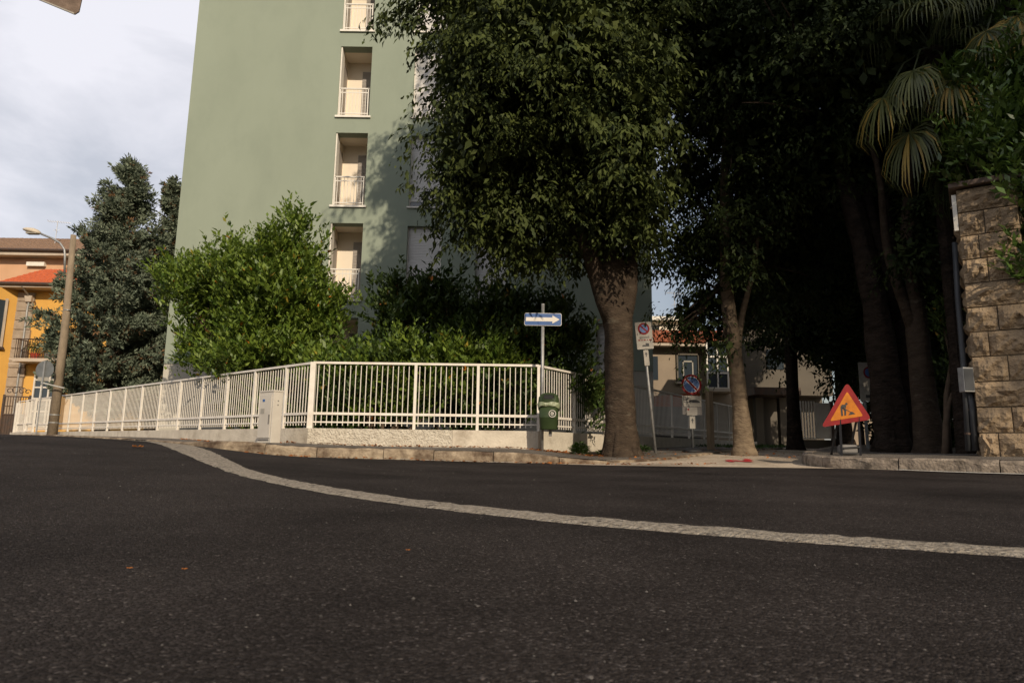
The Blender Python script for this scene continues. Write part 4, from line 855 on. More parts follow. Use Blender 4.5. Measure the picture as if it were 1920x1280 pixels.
# portable no-parking sign
pb_ = ground_at(1299, 13.4, f=lambda x, y: H(x, y) + .035); ps = empty('portable_sign', pb_, R(2), label='portable round no parking sign with tow away panel on a rubber foot', cat='traffic sign')
zc1 = P(1298, 721, 13.4).z - pb_.z
MB().tube([(0, 0, .05), (0, 0, zc1)], .020, 10).build('pole', M['signback'], ps, smooth=True)
loft([oval(0, .20, .15), oval(.03, .20, .15), oval(.07, .12, .1), oval(.075, .05, .05)]).build('foot', M['black'], ps)
d_ = noparking(ps, .20, zc1, -.03, R(0))
tp = MB().span((-.19, -.028, zc1 - .43), (.19, -.022, zc1 - .22)).build('tow_panel', M['signgrey'], ps)
MB().prism([(-.16, -.02), (-.06, -.02), (-.04, .01), (.02, .025), (.10, .02), (.15, -.01), (.16, -.035), (-.0, -.035), (-.02, -.02), (-.05, -.03), (-.16, -.03)], -.031, -.028).build('tow_icon', M['black'], tp, loc=(0, 0, zc1 - .32))
MB().prism([(-.15, .0), (-.05, .07), (-.04, .06), (-.13, .0)], -.031, -.028).build('crane_icon', M['black'], tp, loc=(0, 0, zc1 - .32))
bk = MB().span((-.19, -.027, zc1 - .59), (.19, -.021, zc1 - .435)).build('dark_panel', M['cabdark'], ps)
nt_ = MB().span((-.11, -.034, zc1 - .60), (.10, -.031, zc1 - .445)).build('paper_notice', M['signshade'], ps); MB().prism(circ(.018, 16, -.075, zc1 - .49), -.036, -.034).build('red_dot', M['red'], nt_)
for i in range(5): MB().span((-.045, -.0355, zc1 - .475 - i * .024), (.085 - .03 * (i % 2), -.034, zc1 - .470 - i * .024)).build('print_line', M['cabdark'], nt_)
ap = MB().span((-.055, -.03, zc1 - .86), (.055, -.024, zc1 - .62)).build('arrow_panel', M['signgrey'], ps); MB().prism([(-.008, -.05), (.008, -.05), (.008, .0), (.03, -.015), (0, .045), (-.03, -.015), (-.008, 0)], -.032, -.03).build('arrow', M['black'], ap, loc=(0, 0, zc1 - .70))
# dark square post
q = ground_at(1333, 14.6, f=lambda x, y: H(x, y) + .035); hp = P(1333, 733, 14.6).z - q.z
MB().box((0, 0, hp / 2 - .05), (.11, .11, hp + .1)).build('square_post', M['concrete'], loc=q, rot=(0, 0, R(30)), label='plain dark square post between the portable sign and the slim tree', cat='post')
# roadworks triangle
wy = 9.55; wb = ground_at(1590, wy, 845, fR); c1 = P(1588, 716, wy) - wb; c2 = P(1634, 786, wy) - wb; c3 = P(1539, 801, wy) - wb
rw = empty('roadworks_sign', wb, label='tilted orange and red roadworks triangle on a folding stand', cat='traffic sign')
tri = [(c1.x, c1.z), (c3.x, c3.z), (c2.x, c2.z)]
def rtri(t, inset, r):
    cx = sum(p[0] for p in t) / 3; cz_ = sum(p[1] for p in t) / 3; out = []
    side = math.dist(t[0], t[1]); rin = side * .2887; k = (rin - inset) / rin; q = [(cx + (p[0] - cx) * k, cz_ + (p[1] - cz_) * k) for p in t]
    for i in range(3):
        p = Vector(q[i]); a = (Vector(q[i - 1]) - p).normalized(); b2_ = (Vector(q[(i + 1) % 3]) - p).normalized(); s0 = p + a * r; s1_ = p + b2_ * r
        for j in range(7): t_ = j / 6; out.append(tuple((s0 * (1 - t_) ** 2 + p * 2 * t_ * (1 - t_) + s1_ * t_ ** 2)))
    return out
bo = MB().prism(rtri(tri, .0, .075), -.006, 0).build('red_border', M['red'], rw)
MB().prism(rtri(tri, .003, .075), 0, .012).build('backing_plate', M['signback'], rw)
MB().prism(rtri(tri, .075, .03), -.010, -.006).build('orange_face', M['orange'], bo)
cx, cz2 = (c1.x + c2.x + c3.x) / 3, (c1.z + c2.z + c3.z) / 3
Qr = Matrix.Rotation(-math.atan2(c2.z - c3.z, c2.x - c3.x), 3, 'Y'); ic = MB(); S = .50
def pic(poly): ic.prism([(x * S, z * S) for x, z in poly], -.0135, -.010)
pic(circ(.033, 14, .075, .155)); pic([(.055, .12), (.02, .15), (-.06, .15), (-.10, .10), (-.065, .045), (-.01, .05), (.02, .07), (.0, .03), (.012, .02), (.05, .075)])
pic([(-.105, .10), (-.06, .06), (-.075, -.03), (-.095, -.155), (-.14, -.155), (-.13, -.03)]); pic([(-.06, .06), (-.01, .055), (.03, -.02), (-.01, -.155), (-.055, -.155), (-.03, -.03)])
pic([(-.03, .04), (-.02, .05), (.15, -.085), (.14, -.095)]); pic([(.055, -.155), (.10, -.12), (.15, -.075), (.19, -.085), (.215, -.11), (.26, -.155)])
ic.build('digging_man_icon', M['black'], bo, loc=(cx - .025, 0, cz2 - .005), rot=Qr.to_euler())
st = MB(); zbm = (c3.z + c2.z) / 2
for s in (-.10, .16):
    st.beam((s + .02, .01, zbm + .15), (s, -.02, 0.0), .03, .02); st.beam((s + .02, .03, zbm + .12), (s + .03, .36, 0.0), .025, .02)
st.beam((-.10, -.01, .10), (.16, -.01, .12), .025, .02); st.beam((-.10, -.01, .03), (.16, -.01, .03), .02, .02); st.build('stand', M['black'], rw)
MB().box((.04, .08, .08), (.25, .16, .14)).build('sandbag', M['cabdark'], rw, bevel=.04)
# tall white sign behind it
q = ground_at(1627, 12.9, 838, fR); ts = empty('no_parking_sign', q, R(12), label='pale no parking panel partly hidden behind the massive shaded trunk', cat='traffic sign')
z1_ = P(1627, 680, 12.9).z - q.z; z0_ = P(1627, 752, 12.9).z - q.z
MB().tube([(0, 0, -.05), (0, 0, z1_ - .05)], .03, 10).build('pole', M['signback'], ts); pn = MB().prism(rrect(-.12, z0_, .22, z1_, .015), -.045, -.04).build('sign_panel', M['signgrey'], ts)
disc(MB(), .11, -.049, -.045).build('red_disc', M['red'], pn, loc=(.09, 0, z1_ - .19)); disc(MB(), .078, -.051, -.049).build('blue_disc', M['blue'], pn, loc=(.09, 0, z1_ - .19)); MB().span((-.0, -.047, z0_ + .06), (.16, -.045, z0_ + .12)).build('truck_icon', M['black'], pn)
# pipes and meter box beside the pillar
q = P(1822, 836, 8.9); zq = fR(q.x, q.y); pg = empty('cable_pipes', (q.x, q.y, zq), label='two grey cable pipes with a meter box beside the stone pillar', cat='pipe')
O2 = pg.location
def rel(px, py, Y): return P(px, py, Y) - O2
MB().tube([rel(1816, 845, 8.9), rel(1808, 700, 8.9), rel(1796, 560, 8.95), rel(1790, 455, 8.95)], .034, 12).build('pipe', M['grout'], pg, smooth=True)
MB().tube([rel(1829, 845, 8.85), rel(1823, 760, 8.85), rel(1818, 735, 8.86)], .038, 12).build('pipe', M['grout'], pg, smooth=True)
for y_ in (815, 770): MB().tube([rel(1815, y_, 8.9), rel(1815, y_ - 4, 8.9)], .042, 12).build('clamp', M['iron'], pg)
bx_ = rel(1812, 712, 8.80); MB().box(bx_, (.155, .10, .32), Matrix.Rotation(R(8), 3, 'Z')).build('meter_box', M['galv'], pg, bevel=.008); MB().box(bx_ + Vector((0, -.052, 0)), (.13, .008, .28), Matrix.Rotation(R(8), 3, 'Z')).build('box_door', M['grout'], pg)
# lamp post left
q = P(98, 812, 22.2); zb_ = gz(q.x, 22.2) - .1; tp_ = P(138, 441, 22.2)
lp = empty('lamp_post', (q.x, 22.2, zb_), label='tapered concrete street lamp post with one cream lantern at the far left', cat='street lamp'); O3 = lp.location
hp = tp_.z - zb_
MB().tube([(0, 0, 0), (0, 0, hp * .5), (tp_.x - q.x, 0, hp)], [.155, .12, .085], 16).build('post', M['concrete'], lp, smooth=True)
def rel3(px, py, Y=22.05): return P(px, py, Y) - O3
MB().tube([rel3(121, 512), rel3(122, 480), rel3(121, 468), rel3(113, 456), rel3(98, 447), rel3(76, 438)], .035, 8).build('arm', M['galv'], lp, smooth=True)
h0 = rel3(76, 437); h1 = rel3(44, 430); mm_ = (h0 + h1) / 2
lh_ = loft([[(h0.x + (h1.x - h0.x) * t + 0, h0.y + math.cos(a * math.pi / 6) * w_, h0.z + (h1.z - h0.z) * t + math.sin(a * math.pi / 6) * hh_ * (1 if math.sin(a * math.pi / 6) > 0 else .7)) for a in range(12)] for t, w_, hh_ in ((0, .04, .04), (.15, .10, .09), (.4, .15, .12), (.75, .14, .09), (.97, .07, .05), (1, .02, .02))])
lo = lh_.build('lantern', M['lamp'], lp, smooth=True); MB().box(mm_ + Vector((.03, 0, -.075)), (.35, .18, .05)).build('lantern_glass', M['signgrey'], lo)
for z in (.55, .8, hp * .62): MB().tube([(0, 0, z), (0, 0, z + .03)], .16 - z * .008, 16).build('band', M['galv'], lp)
# round sign seen from the back, on its own bracket pole
q = P(84, 700, 21.7); rs_ = empty('round_sign', (q.x, 21.7, gz(q.x, 21.7)), label='round traffic sign seen from behind, left of the concrete lamp post', cat='traffic sign'); O4 = rs_.location
cc = P(84, 693, 21.7) - O4
disc(MB(), .29, -.004, .004).build('sign_back', M['signback'], rs_, loc=cc)
MB().span((cc.x - .025, -.05, cc.z - .50), (cc.x + .025, -.006, cc.z + .26)).build('channel', M['galv'], rs_); MB().span((cc.x - .19, -.01, cc.z - .36), (cc.x + .17, .0, cc.z - .24)).build('small_plate', M['signgrey'], rs_)
MB().beam((cc.x, -.03, cc.z - .42), (cc.x + .50, .3, cc.z - .55), .04).build('bracket', M['galv'], rs_)
MB().tube([(cc.x, -.02, .0), (cc.x, -.02, cc.z - .3)], .02, 8).build('pole', M['galv'], rs_)
# sign corner hanging into the top left of the view
q = P(120, -40, 5.2); hs = empty('road_sign', (q.x - .55, 5.2, H(q.x, 5.2)), R(10), label='back of a dark sign plate poking into the top left corner', cat='traffic sign'); O5 = hs.location
Mi = Matrix.Rotation(-R(10), 3, 'Z')
a0 = Mi @ (P(136, 12, 5.2) - O5); a1 = Mi @ (P(45, -16, 5.2) - O5)
pl_ = MB().prism([(a0.x, a0.z + .03), (a0.x - .03, a0.z), (a1.x, a1.z), (a1.x - .5, a1.z - .13), (a1.x - .55, a1.z + .45), (a0.x + .04, a0.z + .55)], 0, .012).build('sign_plate', M['cap'], hs)
MB().beam((a0.x - .03, -.004, a0.z), (a1.x, -.004, a1.z), .012).build('rim', M['signgrey'], pl_)
MB().tube([(-.25, .04, 0), (-.25, .04, a0.z + .4)], .03, 10).build('pole', M['galv'], hs)
# ------------------------------------------------------------------ houses on the left
def tiles(x0, x1, n_rows, slope_len, rise, run, m, wt=.22):   # pitched roof plane in local coords: x along eave, y back, z up ; real tile rows joined
    mb = MB(); nx = int((x1 - x0) / wt); L_ = slope_len / n_rows
    for r_ in range(n_rows):
        t0 = r_ / n_rows; t1 = (r_ + 1.12) / n_rows
        for c in range(nx):
            xa = x0 + c * wt; o = random.uniform(-.006, .006)
            vs = []
            for t, lift in ((t0, .05), (t1, .012)):
                for k in range(4): a = math.pi * k / 3; vs.append((xa + wt / 2 - math.cos(a) * wt * .48, run * t, rise * t + lift + math.sin(a) * .06 + o))
            mb.add(vs, [(k, k + 1, k + 5, k + 4) for k in range(3)] + [(0, 3, 2, 1)])
    return mb
YH = 33.0
def XH(px, py=640, Y=YH): return P(px, py, Y).x
def ZH(px, py, Y=YH): return P(px, py, Y).z
ox = XH(62, 640); oz = H(ox, YH) - .5
oh = empty('ochre_house', (ox, YH, oz), R(0), label='ochre yellow house with orange tiled roof and stone quoins at the far left', cat='house')
def lh(px, py, Y=YH): p = P(px, py, Y); return Vector((p.x - ox, p.y - YH, p.z - oz))
ze = lh(60, 545).z
MB().span((-.9, 0, 0), (6.5, 8, ze)).build('wall', M['ochre'], oh)
MB().add([(-.9, 0.002, 0), (-.9, .002, ze), (-3.9, -4.6, ze), (-3.9, -4.6, 0), (-3.9, 6, 0), (-3.9, 6, ze)], [(0, 1, 2, 3), (3, 2, 5, 4), (1, 5, 2)]).build('side_wall', M['cream'] if False else M['ochre'], oh)
nq = 16; 
for k in range(nq):
    z = .1 + k * (ze - .2) / nq; w_ = .95 if k % 2 else .85
    MB().box((-.62, -.045, z + (ze - .2) / nq / 2), (w_, .12, (ze - .2) / nq - .035)).build('quoin_stone', M['quoin'], oh)
# eaves, gutter and roof
MB().span((-1.5, -.75, ze + .0), (6.9, 0.3, ze + .16)).build('soffit', M['eave'], oh)
MB().tube([(-1.5, -.80, ze + .17), (6.9, -.80, ze + .12)], .085, 8).build('gutter', M['iron'], oh)
MB().add([(-.9, -.1, ze + .0), (-4.6, -5.4, ze), (-4.9, -5.0, ze + .16), (-1.4, -.75, ze + .16), (-1.4, -.75, ze), ], [(0, 1, 2, 3)]).build('side_eave', M['eave'], oh)
rf = tiles(-1.5, 6.9, 8, 3.4, 1.45, 3.0, M['otile'], .24); rf.build('roof_tiles', M['otile'], oh, loc=(0, -.80, ze + .18), kind='stuff')
MB().add([(-1.5, -.75, ze + .17), (6.9, -.75, ze + .17), (6.9, 3, ze + 1.7), (1.5, 3, ze + 1.7), (-4.9, -5, ze + .17), (-4.9, 3, ze + .6)], [(0, 1, 2, 3), (0, 3, 5, 4)]).build('roof', M['otile'], oh)
dpx = lh(52, 600).x
MB().tube([(dpx + .05, -.75, ze + .05), (dpx + .05, -.14, ze - .35), (dpx, -.12, ze - 1.0), (dpx, -.12, .3)], .055, 8).build('downpipe', M['galv'], oh)
MB().box((dpx + .05, -.12, ze - .45), (.28, .22, .3), taper=1.3).build('hopper', M['eave'], oh)
zst = lh(50, 676).z
MB().span((-1.1, -.12, zst), (-.14, .0, zst + .12)).span((-1.1, -.12, zst - .2), (-.14, .0, zst - .14)).build('string_course', M['eave'], oh)
# french window below balcony
wx = lh(66, 720).x; wx2 = lh(103, 720).x + .15; wz1 = lh(85, 698).z; wz0 = lh(85, 800).z
wf = MB(); W = wx2 - wx; Hh = wz1 - wz0
for f_ in (0, .33, .66, 1): wf.box((wx + W * f_, -.06, (wz0 + wz1) / 2), (.07, .06, Hh))
for f_ in (.02, .28, .50, .72, .86, .99): wf.box((wx + W / 2, -.05, wz0 + Hh * f_), (W, .05, .07 if f_ != .5 else .14))
wo_ = wf.build('window_frame', M['signw'], oh)
for i in range(3): MB().span((wx + W * i / 3 + .035, -.03, wz0), (wx + W * (i + 1) / 3 - .035, -.015, wz1)).build('pane', M['glass'], wo_)
# balcony
bx0 = lh(52, 670).x; bzf = lh(52, 676).z; bx1 = lh(160, 670).x
MB().span((bx0, -1.0, bzf - .16), (bx1, 0, bzf)).build('balcony_slab', M['eave'], oh)
br_ = MB().span((bx0 + .03, -.98, bzf + .90), (bx1, -.94, bzf + .94)).span((bx0 + .03, -.98, bzf + .06), (bx1, -.94, bzf + .09)).span((bx0 + .03, -.94, bzf + .90), (bx0 + .07, 0, bzf + .94)).build('balcony_railing', M['iron'], oh)
bm2 = MB().box((0, 0, .45), (.018, .018, .9)).mesh('baluster', M['iron'])
k = 0
while bx0 + .05 + k * .11 < bx1: link('baluster', bm2, br_, (bx0 + .05 + k * .11, -.96, bzf)); k += 1
for k in range(8): link('baluster', bm2, br_, (bx0 + .05, -.96 + .12 * k, bzf))
# side window (left of quoins)
sw0 = lh(3, 600).x; MB().add([(sw0 - .25, -.4, lh(3, 650).z), (sw0 + .15, .0, lh(12, 652).z), (sw0 + .15, .0, lh(12, 570).z), (sw0 - .25, -.4, lh(3, 565).z)], [(0, 1, 2, 3)])
sd = Vector((-3.0, -4.6)).normalized(); 
def sidept(s, z, o_=.04): return Vector((-.9, 0, z)) + Vector((sd.x, sd.y, 0)) * s + Vector((sd.y, -sd.x, 0)) * (-o_) * -1
nside = Vector((sd.y, -sd.x, 0)) * 1.0
if nside.x > 0: nside = -nside
def sq(s0, s1, z0, z1, o0, o1, name, m, par=oh):
    vs = []
    for o_ in (o0, o1):
        for s, z in ((s0, z0), (s1, z0), (s1, z1), (s0, z1)): vs.append(Vector((-.9, 0, z)) + Vector((sd.x, sd.y, 0)) * s + nside * o_)
    # keep it on the camera side of the wall
    return MB().add(vs, [(0, 1, 2, 3), (7, 6, 5, 4), (0, 4, 5, 1), (1, 5, 6, 2), (2, 6, 7, 3), (3, 7, 4, 0)]).build(name, m, par)
nside = Vector((.838, -.546, 0))
z0s, z1s = lh(6, 650).z, lh(6, 567).z
sq(.62, 1.25, z0s, z1s, .01, .04, 'pane', M['glass'])
sq(.52, .62, z0s - .08, z1s + .08, .0, .10, 'window_frame', M['eave']); sq(.45, 1.3, z0s - .2, z0s - .08, .0, .14, 'sill', M['iron'])
# pots on balcony: separate things
def potplant(px, w_, h_, potm, label, leafn=260, spread=.3):
    p = P(px, 672, YH - .6); z = bzf + oz + .0; t = empty('potted_plant', (p.x, YH - .6, z), label=label, cat='plant', group='potted plants on the ochre balcony')
    MB().tube([(0, 0, .0), (0, 0, .28)], [w_ * .35, w_ * .5], 12).build('pot', potm, t)
    n = leafn; pos = rng.normal(size=(n, 3)) * np.array([spread * .5, .12, h_ * .28]) + np.array([0, 0, .28 + h_ * .5]); leafmesh('foliage', pos, rng.normal(size=(n, 3)) + np.array([0, 0, .6]), unit(n), .14, .035, M['grass'], t)
potplant(64, .42, .5, M['pot'], 'leafy plant in a red pot on the ochre house balcony'); potplant(88, .3, .9, M['cabdark'], 'tall yellowish plant in the middle of the ochre house balcony', 380, .4); potplant(103, .3, .5, M['pottery'], 'low plant in a clay pot beside the lamp post on the balcony')
# ornate iron gate
p = P(25, 800, 29.5); ig = empty('iron_gate', (p.x, 29.5, H(p.x, 29.5)), R(18), label='ornate dark iron gate at the corner of the ochre house', cat='gate'); gh = P(25, 740, 29.5).z - ig.location.z
for x in (-.48, .48): MB().box((x, 0, gh / 2), (.07, .07, gh)).build('post', M['iron'], ig)
for z in (.1, .95, gh - .1): MB().span((-.48, -.02, z), (.48, .02, z + .05)).build('rail', M['iron'], ig)
for k in range(10): MB().box((-.42 + k * .093, 0, gh / 2), (.025, .025, gh - .15)).build('bar', M['iron'], ig)
MB().span((-.46, .01, .12), (.46, .025, .95)).build('kick_panel', M['iron'], ig)
scr = MB()
for cx_, r_ in ((-.3, .14), (-.08, .2), (.15, .17), (.36, .12)):
    pts = [(cx_ + r_ * math.cos(a) * (1 - a / 9), 0, gh + .10 + r_ * .4 + r_ * math.sin(a) * (1 - a / 9)) for a in [i * .5 for i in range(13)]]; scr.tube(pts, .018, 5)
scr.build('scrollwork', M['iron'], ig)
# salmon house behind
YS = 41.0; px0 = P(60, 500, YS); sx, szz = px0.x, H(px0.x, YS); sh = empty('salmon_house', (sx, YS, szz), label='salmon house with brown tiled hip roof behind the ochre house', cat='house')
def lsx(px, py): p = P(px, py, YS); return Vector((p.x - sx, 0, p.z - szz))
se = lsx(60, 484).z
MB().span((-8, 0, 0), (4.0, 8, se)).build('wall', M['salmon'], sh); MB().span((-8.4, -.7, se), (4.5, 0, se + .28)).build('soffit', M['eave'], sh); MB().tube([(-8.4, -.78, se + .34), (4.5, -.78, se + .28)], .1, 8).build('gutter', M['iron'], sh)
tb_ = tiles(-8.4, 4.5, 12, 4, 1.75, 3.4, M['btile'], .3); 
# trim hip: drop tiles outside hip line
keep = []
rf = MB(); 
for f in tb_.f:
    c = sum((Vector(tb_.v[i]) for i in f), Vector()) / len(f)
    if c.x < 4.5 - c.y * .85: keep.append(f)
tb_.f = keep; tb_.build('roof_tiles', M['btile'], sh, loc=(0, -.75, se + .3), kind='stuff')
MB().add([(-8.4, -.7, se + .29), (4.5, -.7, se + .29), (1.6, 2.6, se + 2.02), (-8.4, 2.6, se + 2.02), (4.5, 6.6, se + .29)], [(0, 1, 2, 3), (1, 4, 2)]).build('roof', M['btile'], sh)
MB().tube([(4.5, -.7, se + .42), (1.6, 2.6, se + 2.15)], .12, 8).build('hip_ridge', M['btile'], sh)
MB().span((-.2, -.25, se - .55), (.9, -.002, se - .3)).build('window_canopy', M['trimw'], sh)
v_ = lsx(117, 484); ck = MB()
for i in range(6): ck.tube([(v_.x, .6, v_.z - .1 + i * .16), (v_.x, .6, v_.z + .02 + i * .16)], [.30 - .01 * i, .22 - .01 * i], 12)
ck.build('chimney', M['pottery'], sh)
def antenna(p, h, label):
    t = empty('tv_antenna', p, R(20), label=label, cat='antenna'); MB().tube([(0, 0, 0), (0, 0, h)], .022, 6).build('mast', M['alu'], t)
    MB().beam((-.55, 0, h * .93), (.75, 0, h * .96), .02).build('boom', M['alu'], t)
    for k in range(9): x = -.5 + k * .14; MB().beam((x, -.28 + .015 * k, h * .94), (x, .28 - .015 * k, h * .94), .012).build('element', M['alu'], t)
    MB().beam((-.02, -.35, h * .55), (-.02, .35, h * .55), .015).beam((-.2, 0, h * .55), (.2, 0, h * .6), .015).build('element', M['alu'], t)
antenna(P(103, 456, YS + 1), 1.5, 'tv antenna on the salmon house roof above the street lamp arm')
# ------------------------------------------------------------------ houses on the right behind the railing
YR = 33.0
def LR(px, py, Y=YR): return P(px, py, Y)
o_ = LR(1290, 700); rz0 = H(o_.x, YR); bh = empty('beige_house', (o_.x, YR, rz0), label='beige two storey house with red tiled roof seen right of the leaning sign', cat='house'); OB = bh.location
def lr(px, py): v = LR(px, py) - OB; return v
e_ = lr(1290, 652).z; xa = lr(1180, 700).x; xb = lr(1405, 700).x
hx0 = lr(1268, 690); hx1 = lr(1311, 690); hz0 = lr(1290, 716).z; hz1 = lr(1290, 663).z; vx0 = lr(1319, 690).x; vx1 = lr(1357, 690).x; vz0 = lr(1340, 730).z; vz1 = lr(1340, 645).z
MB().span((xa, 0, 0), (xb, 8, e_)).build('wall', M['house'], bh)
f_ = MB().span((hx0.x, -.10, hz0), (hx0.x + .08, 0, hz1)).span((hx1.x - .08, -.10, hz0), (hx1.x, 0, hz1)).span((hx0.x, -.10, hz1 - .08), (hx1.x, -.001, hz1)).build('window_frame', M['greyhouse'], bh); MB().span((hx0.x + .08, -.03, hz0), (hx1.x - .08, -.005, hz1 - .08)).build('pane', M['glass'], f_)
MB().span((hx0.x + .3, -.06, hz0), (hx0.x + .36, -.03, hz1 - .35)).span((hx1.x - .36, -.06, hz0), (hx1.x - .3, -.03, hz1 - .35)).span((hx0.x + .3, -.06, hz1 - .42), (hx1.x - .3, -.03, hz1 - .35)).build('inner_frame', M['signgrey'], f_); MB().span((hx0.x - .1, -.16, hz0 - .1), (hx1.x + .1, 0, hz0)).build('sill', M['eave'], bh)
v = MB()
for x in (vx0, (vx0 + vx1) / 2, vx1): v.box((x, -.62, (vz0 + vz1) / 2), (.07, .07, vz1 - vz0))
for f2 in (0, .33, .68, 1): v.box(((vx0 + vx1) / 2, -.62, vz0 + (vz1 - vz0) * f2), (vx1 - vx0, .06, .08))
vo = v.build('veranda_frame', M['signw'], bh)
for i in range(2):
    for j in range(3): MB().span((vx0 + .04 + (vx1 - vx0) / 2 * i, -.60, vz0 + (vz1 - vz0) / 3 * j + .04), (vx0 + (vx1 - vx0) / 2 * (i + 1) - .04, -.59, vz0 + (vz1 - vz0) / 3 * (j + 1) - .03)).build('pane', M['glass'], vo)
MB().span((vx0 - .1, -1.1, vz0 - .2), (vx1 + .2, 0, vz0 - .04)).build('balcony_slab', M['eave'], bh)
nx_ = lr(1229, 690).x; MB().span((nx_ - .15, -.02, lr(1229, 712).z), (nx_ + .12, .0, lr(1229, 668).z)).build('window', M['glass'], bh)
MB().span((xa - .5, -.6, e_), (xb + .4, 0, e_ + .12)).build('soffit', M['eave'], bh)
tiles(xa - .5, xb + .4, 6, 2.6, 1.0, 2.4, M['rtile'], .26).build('roof_tiles', M['rtile'], bh, loc=(0, -.65, e_ + .13), kind='stuff'); MB().add([(xa - .5, -.6, e_ + .12), (xb + .4, -.6, e_ + .12), (xb + .4, 1.9, e_ + 1.1), (xa - .5, 1.9, e_ + 1.1)], [(0, 1, 2, 3)]).build('roof', M['rtile'], bh)
YQ = 40.0; o_ = P(1260, 620, YQ); ub = empty('cream_house', (o_.x, YQ, H(o_.x, YQ)), label='cream upper storey rising behind the red roof, beside the green block', cat='house'); OU = ub.location
ze_ = P(1260, 603, YQ).z - OU.z; x0_ = P(1190, 620, YQ).x - OU.x; x1_ = P(1300, 620, YQ).x - OU.x
MB().span((x0_, 0, 0), (x1_, 6, ze_)).build('wall', M['cream'], ub); MB().span((x0_ - .3, -.5, ze_), (x1_ + .3, 6, ze_ + .22)).build('roof', M['trimw'], ub); MB().span((P(1224, 620, YQ).x - OU.x - .6, -.03, ze_ - 1.5), (P(1236, 620, YQ).x - OU.x, -.002, ze_ - .25)).build('window', M['dark'], ub)
ap_ = P(1273, 600, YQ); antenna(Vector((ap_.x, YQ + 1, OU.z + ze_ + .2)), 1.9, 'thin tv antenna on the cream house in the sky gap')
YG = 27.0; o_ = P(1440, 700, YG); gb = empty('grey_house', (o_.x, YG, H(o_.x, YG)), label='grey rendered building with dark canopy behind the slim tree', cat='house'); OG = gb.location
def lg(px, py): return P(px, py, YG) - OG
MB().span((lg(1398, 700).x, 0, lg(1440, 740).z), (lg(1560, 700).x, 1.5, lg(1440, 560).z)).build('wall', M['greyhouse'], gb); MB().span((lg(1398, 700).x, 1.0, 0), (lg(1560, 700).x, 1.5, lg(1440, 740).z - .001)).build('recess_wall', M['greyhouse'], gb)
MB().span((lg(1398, 700).x, -.9, lg(1440, 742).z - .03), (lg(1482, 700).x, .9, lg(1440, 730).z)).build('canopy', M['iron'], gb); MB().span((lg(1438, 700).x, -.03, lg(1440, 692).z), (lg(1470, 700).x, -.002, lg(1440, 655).z)).build('window', M['glass'], gb)
for px in (1425, 1470): MB().box((lg(px, 800).x, .1, lg(px, 745).z / 2), (.3, .3, lg(px, 745).z - .01)).build('column', M['greyhouse'], gb)
# pale panel gate in the back of the side street
q = ground_at(1528, 20.5, 838, lambda x, y: H(x, y)); pgx = empty('panel_gate', q, label='white gate with vertical bars and solid panel behind the roadworks triangle', cat='gate'); zt = P(1528, 752, 20.5).z - q.z; zbt = P(1528, 822, 20.5).z - q.z
x0_ = P(1502, 780, 20.5).x - q.x; x1_ = P(1528, 780, 20.5).x - q.x; x2_ = P(1557, 780, 20.5).x - q.x
for k in range(6): MB().box((x0_ + (x1_ - x0_) * k / 5, 0, (zt + zbt) / 2), (.03, .03, zt - zbt)).build('bar', M['white'], pgx)
MB().span((x1_ + .03, -.02, zbt), (x2_, .02, zt - .05)).build('panel', M['white'], pgx); MB().span((x0_, -.02, zbt - .02), (x1_, .02, zbt + .02)).build('rail', M['white'], pgx); MB().span((x2_, -.06, -.1), (x2_ + .08, .06, zt)).build('post', M['iron'], pgx)
MB().span((x0_, .1, -.2), (x2_ + .1, .3, zbt - .03)).build('plinth', M['greyhouse'], pgx)
# orange tarpaulin shape in the yard
q = P(1265, 760, 24); tpv = MB().prism([(-.9, 0), (.9, 0), (.9, .5), (-.9, .35)], 0, 1.2); tpv.build('covered_pile', M['tarp'], loc=(q.x, 24, P(1265, 765, 24).z), label='orange covered pile seen through the railing behind the portable sign', cat='cover')
bpy.data.objects['covered_pile'].location.z = P(1265, 762, 24).z
MB().span((-.9, .05, -1.3), (.9, 1.1, -.003)).build('crate_base', M['cabdark'], bpy.data.objects['covered_pile'])
# pale garden wall far behind the side street end
q = P(1640, 790, 26); MB().span((-1.2, 0, -.5), (1.0, .25, 1.3)).build('pale_wall', M['house'], loc=(q.x, 26, H(q.x, 26)), label='short pale wall in the distance under the roadworks triangle', cat='wall')
# ------------------------------------------------------------------ small things on the ground
def scatter_leaves(n, fx, name, label_kind):
    pos = np.zeros((n, 3)); 
    for i in range(n): x, y, dz = fx(); pos[i] = (x, y, dz)
    a = rng.random(n) * 6.283; dr = np.stack([np.cos(a), np.sin(a), rng.normal(size=n) * .2], 1); nn = np.tile([0, 0, 1.0], (n, 1)) + rng.normal(size=(n, 3)) * .35
    ll = rng.uniform(.035, .08, n); o = leafmesh(name, pos, dr, nn, ll, ll * .5, M['litter'], kind='stuff'); return o
def f1():
    if random.random() < .45: x = random.gauss(1.25, .5); y = 12.3 + abs(random.gauss(0, .18)) * -1 + max(0, (x - .5)) * .2
    elif random.random() < .5: x = random.uniform(-3.6, 2.0); y = 12.34 - abs(random.gauss(0, .08))
    elif random.random() < .5: s = random.uniform(0, 5); p = CL + LD * s; x = p.x - .1; y = p.y - .16 - abs(random.gauss(0, .1))
    else: x = random.uniform(1.0, 5.5); y = random.uniform(11.0, 14.5)
    return x, y, gz(x, y) + .012
scatter_leaves(1100, f1, 'leaf_litter', 'stuff')
def f3(): x = random.uniform(-4, 3); y = 10.2 - abs(random.gauss(.03, .06)); return x, y, H(x, y) + .012
scatter_leaves(220, f3, 'leaf_litter', 'stuff')
